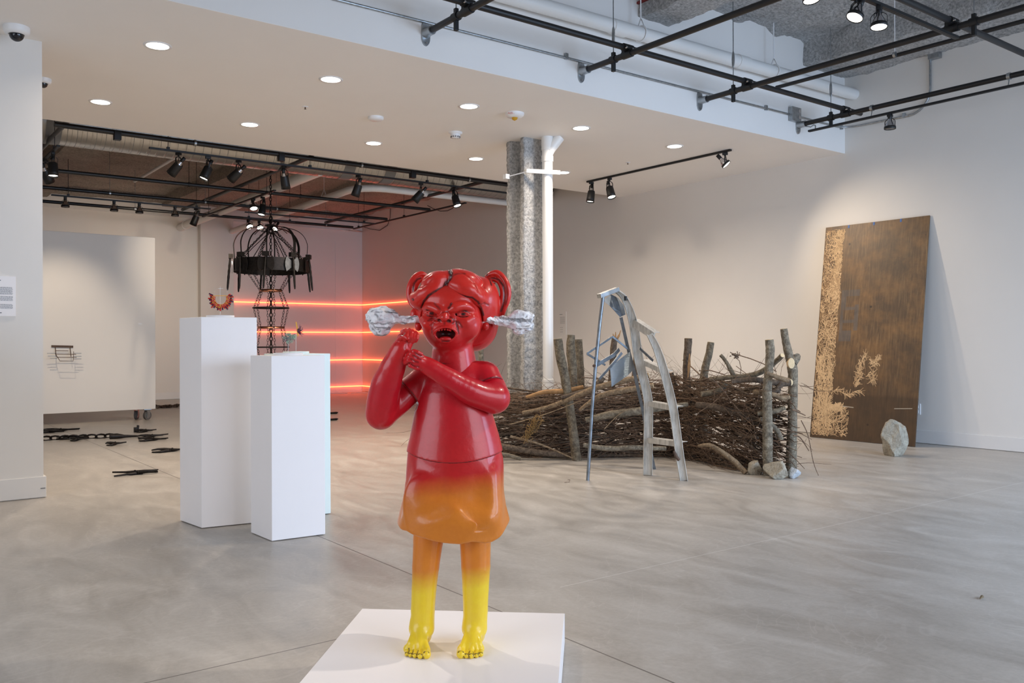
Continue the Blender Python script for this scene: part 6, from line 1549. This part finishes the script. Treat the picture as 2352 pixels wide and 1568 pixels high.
K_.ell(g(990, 1176, -.150), (30 * PX, .012, 9 * PX), .03, 'sub', rot=.3); K_.ell(g(1090, 1130, -.140), (22 * PX, .010, 50 * PX), .04, 'sub')
K_.ell(gw(1035, 0, wz(1236)), (.105, .105, .035), .006, 'sub')
K_.mesh('skirt', ENA, fig, 3)['label'] = 'flared skirt fading from red to orange'

# --- hair ----------------------------------------------------------------
H_ = Grid(axis((ux(928), ux(1176), .0019)), axis((-.145, .19, .0024)), axis((wz(812), wz(608), .0019)))
H_.ell(g(1047, 704, .040), (97 * PX, .130, 86 * PX), .01)
H_.ell(g(1088, 742, .065), (58 * PX, .085, 66 * PX), .03)
H_.ell(g(1112, 690, .03), (36 * PX, .08, 52 * PX), .02)
# carve the face opening
Xh, Yh, Zh = H_._pts((slice(None),) * 3); cf_ = g(1037, 738, -.05)
op_ = np.maximum((np.sqrt(((Xh - cf_[0]) / (71 * PX)) ** 2 + ((Zh - cf_[2]) / (78 * PX)) ** 2) - 1) * 71 * PX, Yh - .005)
op2 = np.maximum(np.maximum((Zh - wz(738)), Yh - .01), np.abs(Xh - ux(1030)) - .14)
H_._app((slice(None),) * 3, (np.minimum(op_, op2) + 0 * H_.F).astype(np.float32), .006, 'sub')
for (x, y, v, rx, rv, ry, ro) in ((990, 668, -.062, 43, .040, 22, .50), (1004, 645, -.045, 36, .05, 23, .25), (962, 690, -.03, 20, .05, 24, 0.9), (1066, 662, -.066, 42, .044, 25, -.38), (1098, 682, -.045, 22, .05, 20, -.9), (1062, 640, -.035, 44, .06, 22, -.2), (1108, 712, -.005, 16, .03, 30, 0)):
    H_.ell(g(x, y, v), (rx * PX, rv, ry * PX), .010, rot=ro)
H_.F = np.maximum(H_.F, -(np.maximum(np.maximum(-(Xh - ux(1160)), 0), 0) * 0 + 1)).astype(np.float32)
for q, r, mk in (([(1034, 618), (1036, 628), (1034, 638), (1028, 647), (1023, 656)], .0040, 1.0), ([(1034, 640), (1042, 630), (1054, 626), (1068, 627)], .0022, .6), ([(1052, 622), (1072, 632), (1088, 648), (1097, 668)], .0016, .15),
                 ([(954, 664), (968, 660), (982, 650), (994, 638)], .0018, .15), ([(960, 650), (975, 640), (990, 630)], .0014, .1), ([(1030, 652), (1040, 660), (1050, 664)], .0016, .35), ([(1086, 628), (1100, 640), (1112, 660)], .0014, .12), ([(1100, 700), (1112, 696), (1122, 700)], .002, .5)):
    H_.groove(q, r, .45, .004, mark=mk)
H_.flush()
for P in ([(1023, 656), (1010, 661), (998, 668), (985, 676), (975, 688), (968, 704)], [(1023, 656), (1036, 663), (1050, 672), (1066, 678), (1085, 682), (1098, 691), (1106, 706), (1110, 722)]):
    Q = [H_.surf(x, y + 1.5) for x, y in P]; H_.marks.append((Q, .0040, 1))
def tail(P, R, k=.0022):
    H_.curve([g(x, y, v) for x, y, v in P], [r * PX for r in R], k)
rt = [(1118, 636, .05), (1130, 629, .045), (1143, 628, .04), (1155, 638, .035), (1164, 655, .03), (1167, 674, .03), (1164, 692, .03), (1158, 708, .032), (1154, 722, .035)]
tail(rt, [5, 7, 8, 8, 8, 7.5, 7, 6, 5]); tail([(1122, 642, .045), (1134, 641, .04), (1146, 646, .032), (1153, 660, .026), (1155, 676, .026), (1152, 694, .026), (1147, 712, .03), (1145, 724, .034)], [4, 5.5, 6, 6, 6, 6, 5.5, 4.5], .001)
tail([(1126, 650, .04), (1130, 655, .04), (1135, 652, .035)], [5, 5, 4])
for P in ([(1128, 637, .02), (1142, 640, .018), (1152, 652, .012), (1157, 672, .012), (1155, 690, .012), (1151, 708, .016)], [(1160, 662, .012), (1162, 680, .012), (1158, 700, .014)]):
    Q = [g(x, y, v + .014) for x, y, v in P]; H_.marks.append((Q, .0034, .8))
tail([(980, 633, .05), (968, 629, .045), (955, 636, .04), (945, 652, .035), (941, 670, .032), (943, 688, .03), (950, 702, .03)], [5, 7, 8, 8, 7.5, 7, 6]); tail([(976, 640, .04), (964, 643, .035), (955, 656, .028), (952, 672, .026), (955, 688, .026)], [5, 6, 6.5, 6, 5], .001)
H_.marks.append(([g(972, 637, .016), g(958, 646, .014), g(950, 662, .010), g(949, 684, .012)], .0034, .8)); H_.marks.append(([g(1122, 634, .03), g(1127, 646, .02), g(1132, 655, .018)], .003, .8))
for q, mk in (([(1124, 633), (1134, 637), (1146, 641), (1156, 655), (1159, 675), (1157, 695), (1151, 714)], .9), ([(1150, 633), (1160, 648), (1165, 672), (1161, 698)], .5), ([(966, 637), (958, 641), (951, 650), (948, 668), (949, 688)], .9), ([(1118, 630), (1124, 642), (1129, 654)], .9)): H_.groove(q, .0022, .45, .002, mark=mk)
H_.flush()
H_.mesh('hair', ENA, fig, 2)['label'] = 'parted red hair in two looped pigtails'

# --- puffs of steam from the ears -----------------------------------------
def mat_plume():
    t = NT('streaky_white_paint'); ob = t.coord((.45, 1.6, 2.2)); a = t.noise(ob, 20, 6, .7, 1.2); b = t.noise(t.coord(), 60, 5, .7, .5); geo = t.n('ShaderNodeNewGeometry')
    at = t.n('ShaderNodeAttribute', attribute_name='wash')
    c = t.ramp(b, [(.3, srgb(222, 224, 232)), (.6, srgb(250, 250, 252))])
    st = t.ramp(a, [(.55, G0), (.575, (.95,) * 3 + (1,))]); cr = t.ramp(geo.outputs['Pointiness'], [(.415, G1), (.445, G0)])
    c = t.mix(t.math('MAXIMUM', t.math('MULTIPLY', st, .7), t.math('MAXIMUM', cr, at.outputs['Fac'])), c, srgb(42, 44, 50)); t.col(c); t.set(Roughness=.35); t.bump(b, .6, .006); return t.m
PLM = mat_plume()
def steam(stem, lumps, streaks, lab):
    lo = min([s_[0] for s_ in stem] + [l_[0] - l_[3] for l_ in lumps]) - 8; hi = max([s_[0] for s_ in stem] + [l_[0] + l_[3] for l_ in lumps]) + 8
    G = Grid(axis((ux(lo), ux(hi), .0020)), axis((-.06, .08, .0024)), axis((wz(784), wz(694), .0020)))
    G.chain([g(x, y, v) for x, y, v, r in stem], [r * PX for x, y, v, r in stem], .008)
    for x, y, v, rx, rv, ry, ro in lumps: G.ell(g(x, y, v), (rx * PX, rv, ry * PX), .008, rot=ro)
    for P, r in streaks: G.groove(P, r, .45, .003, mark=.9); G.marks[-1] = (G.marks[-1][0], r * 1.05, .9)
    G.flush()
    X, Y, Z = G.a[0][:, None, None], G.a[1][None, :, None], G.a[2][None, None, :]
    o = G.mesh('steam_plume', PLM, fig, 1); o['label'] = lab
    for v in o.data.vertices:
        c = v.co; n = mnoise.noise_vector(Vector((c.x * 22, c.y * 45, c.z * 45))) * .008 + mnoise.noise_vector(Vector((c.x * 50, c.y * 110, c.z * 110))) * .005 + mnoise.noise_vector(c * 220) * .0016; v.co = c + n
steam([(966, 732, -.012, 6), (950, 732, -.010, 6.5), (930, 733, 0, 8), (912, 731, .005, 11), (898, 728, .008, 16)],
      [(880, 722, .01, 24, .028, 16, -.3), (866, 730, .01, 22, .03, 20, 0), (857, 722, .01, 17, .026, 14, .4), (872, 746, .008, 24, .030, 20, .5), (880, 756, .005, 18, .024, 12, .4), (892, 744, .004, 18, .02, 10, .5)],
      [([(862, 722), (870, 728), (880, 732)], .003), ([(850, 735), (856, 744), (860, 756)], .004), ([(874, 742), (886, 742), (900, 740), (915, 737)], .003), ([(886, 728), (900, 733), (915, 735), (930, 733)], .0025), ([(870, 764), (880, 758), (890, 752)], .003), ([(852, 757), (860, 762), (866, 768)], .004), ([(855, 712), (866, 710)], .002)],
      'white puff of steam with black streaks, beside the raised fist')
steam([(1108, 731, -.02, 5), (1122, 734, -.018, 8), (1142, 735, -.008, 8.5), (1160, 737, 0, 11), (1172, 738, .004, 15)],
      [(1190, 728, .008, 22, .028, 16, .5), (1204, 730, .01, 20, .03, 18, 0), (1206, 746, .008, 20, .03, 16, 0), (1192, 752, .006, 20, .026, 15, -.6), (1178, 740, .005, 18, .022, 12, -.2)],
      [([(1165, 742), (1180, 747), (1198, 748), (1216, 746)], .0030), ([(1160, 732), (1172, 734), (1182, 729)], .0022), ([(1128, 738), (1145, 741), (1160, 748), (1175, 757)], .0026), ([(1200, 722), (1206, 728), (1212, 726)], .002), ([(1190, 754), (1204, 758), (1216, 755)], .003)],
      'white puff of steam with black streaks, in front of the rough column')
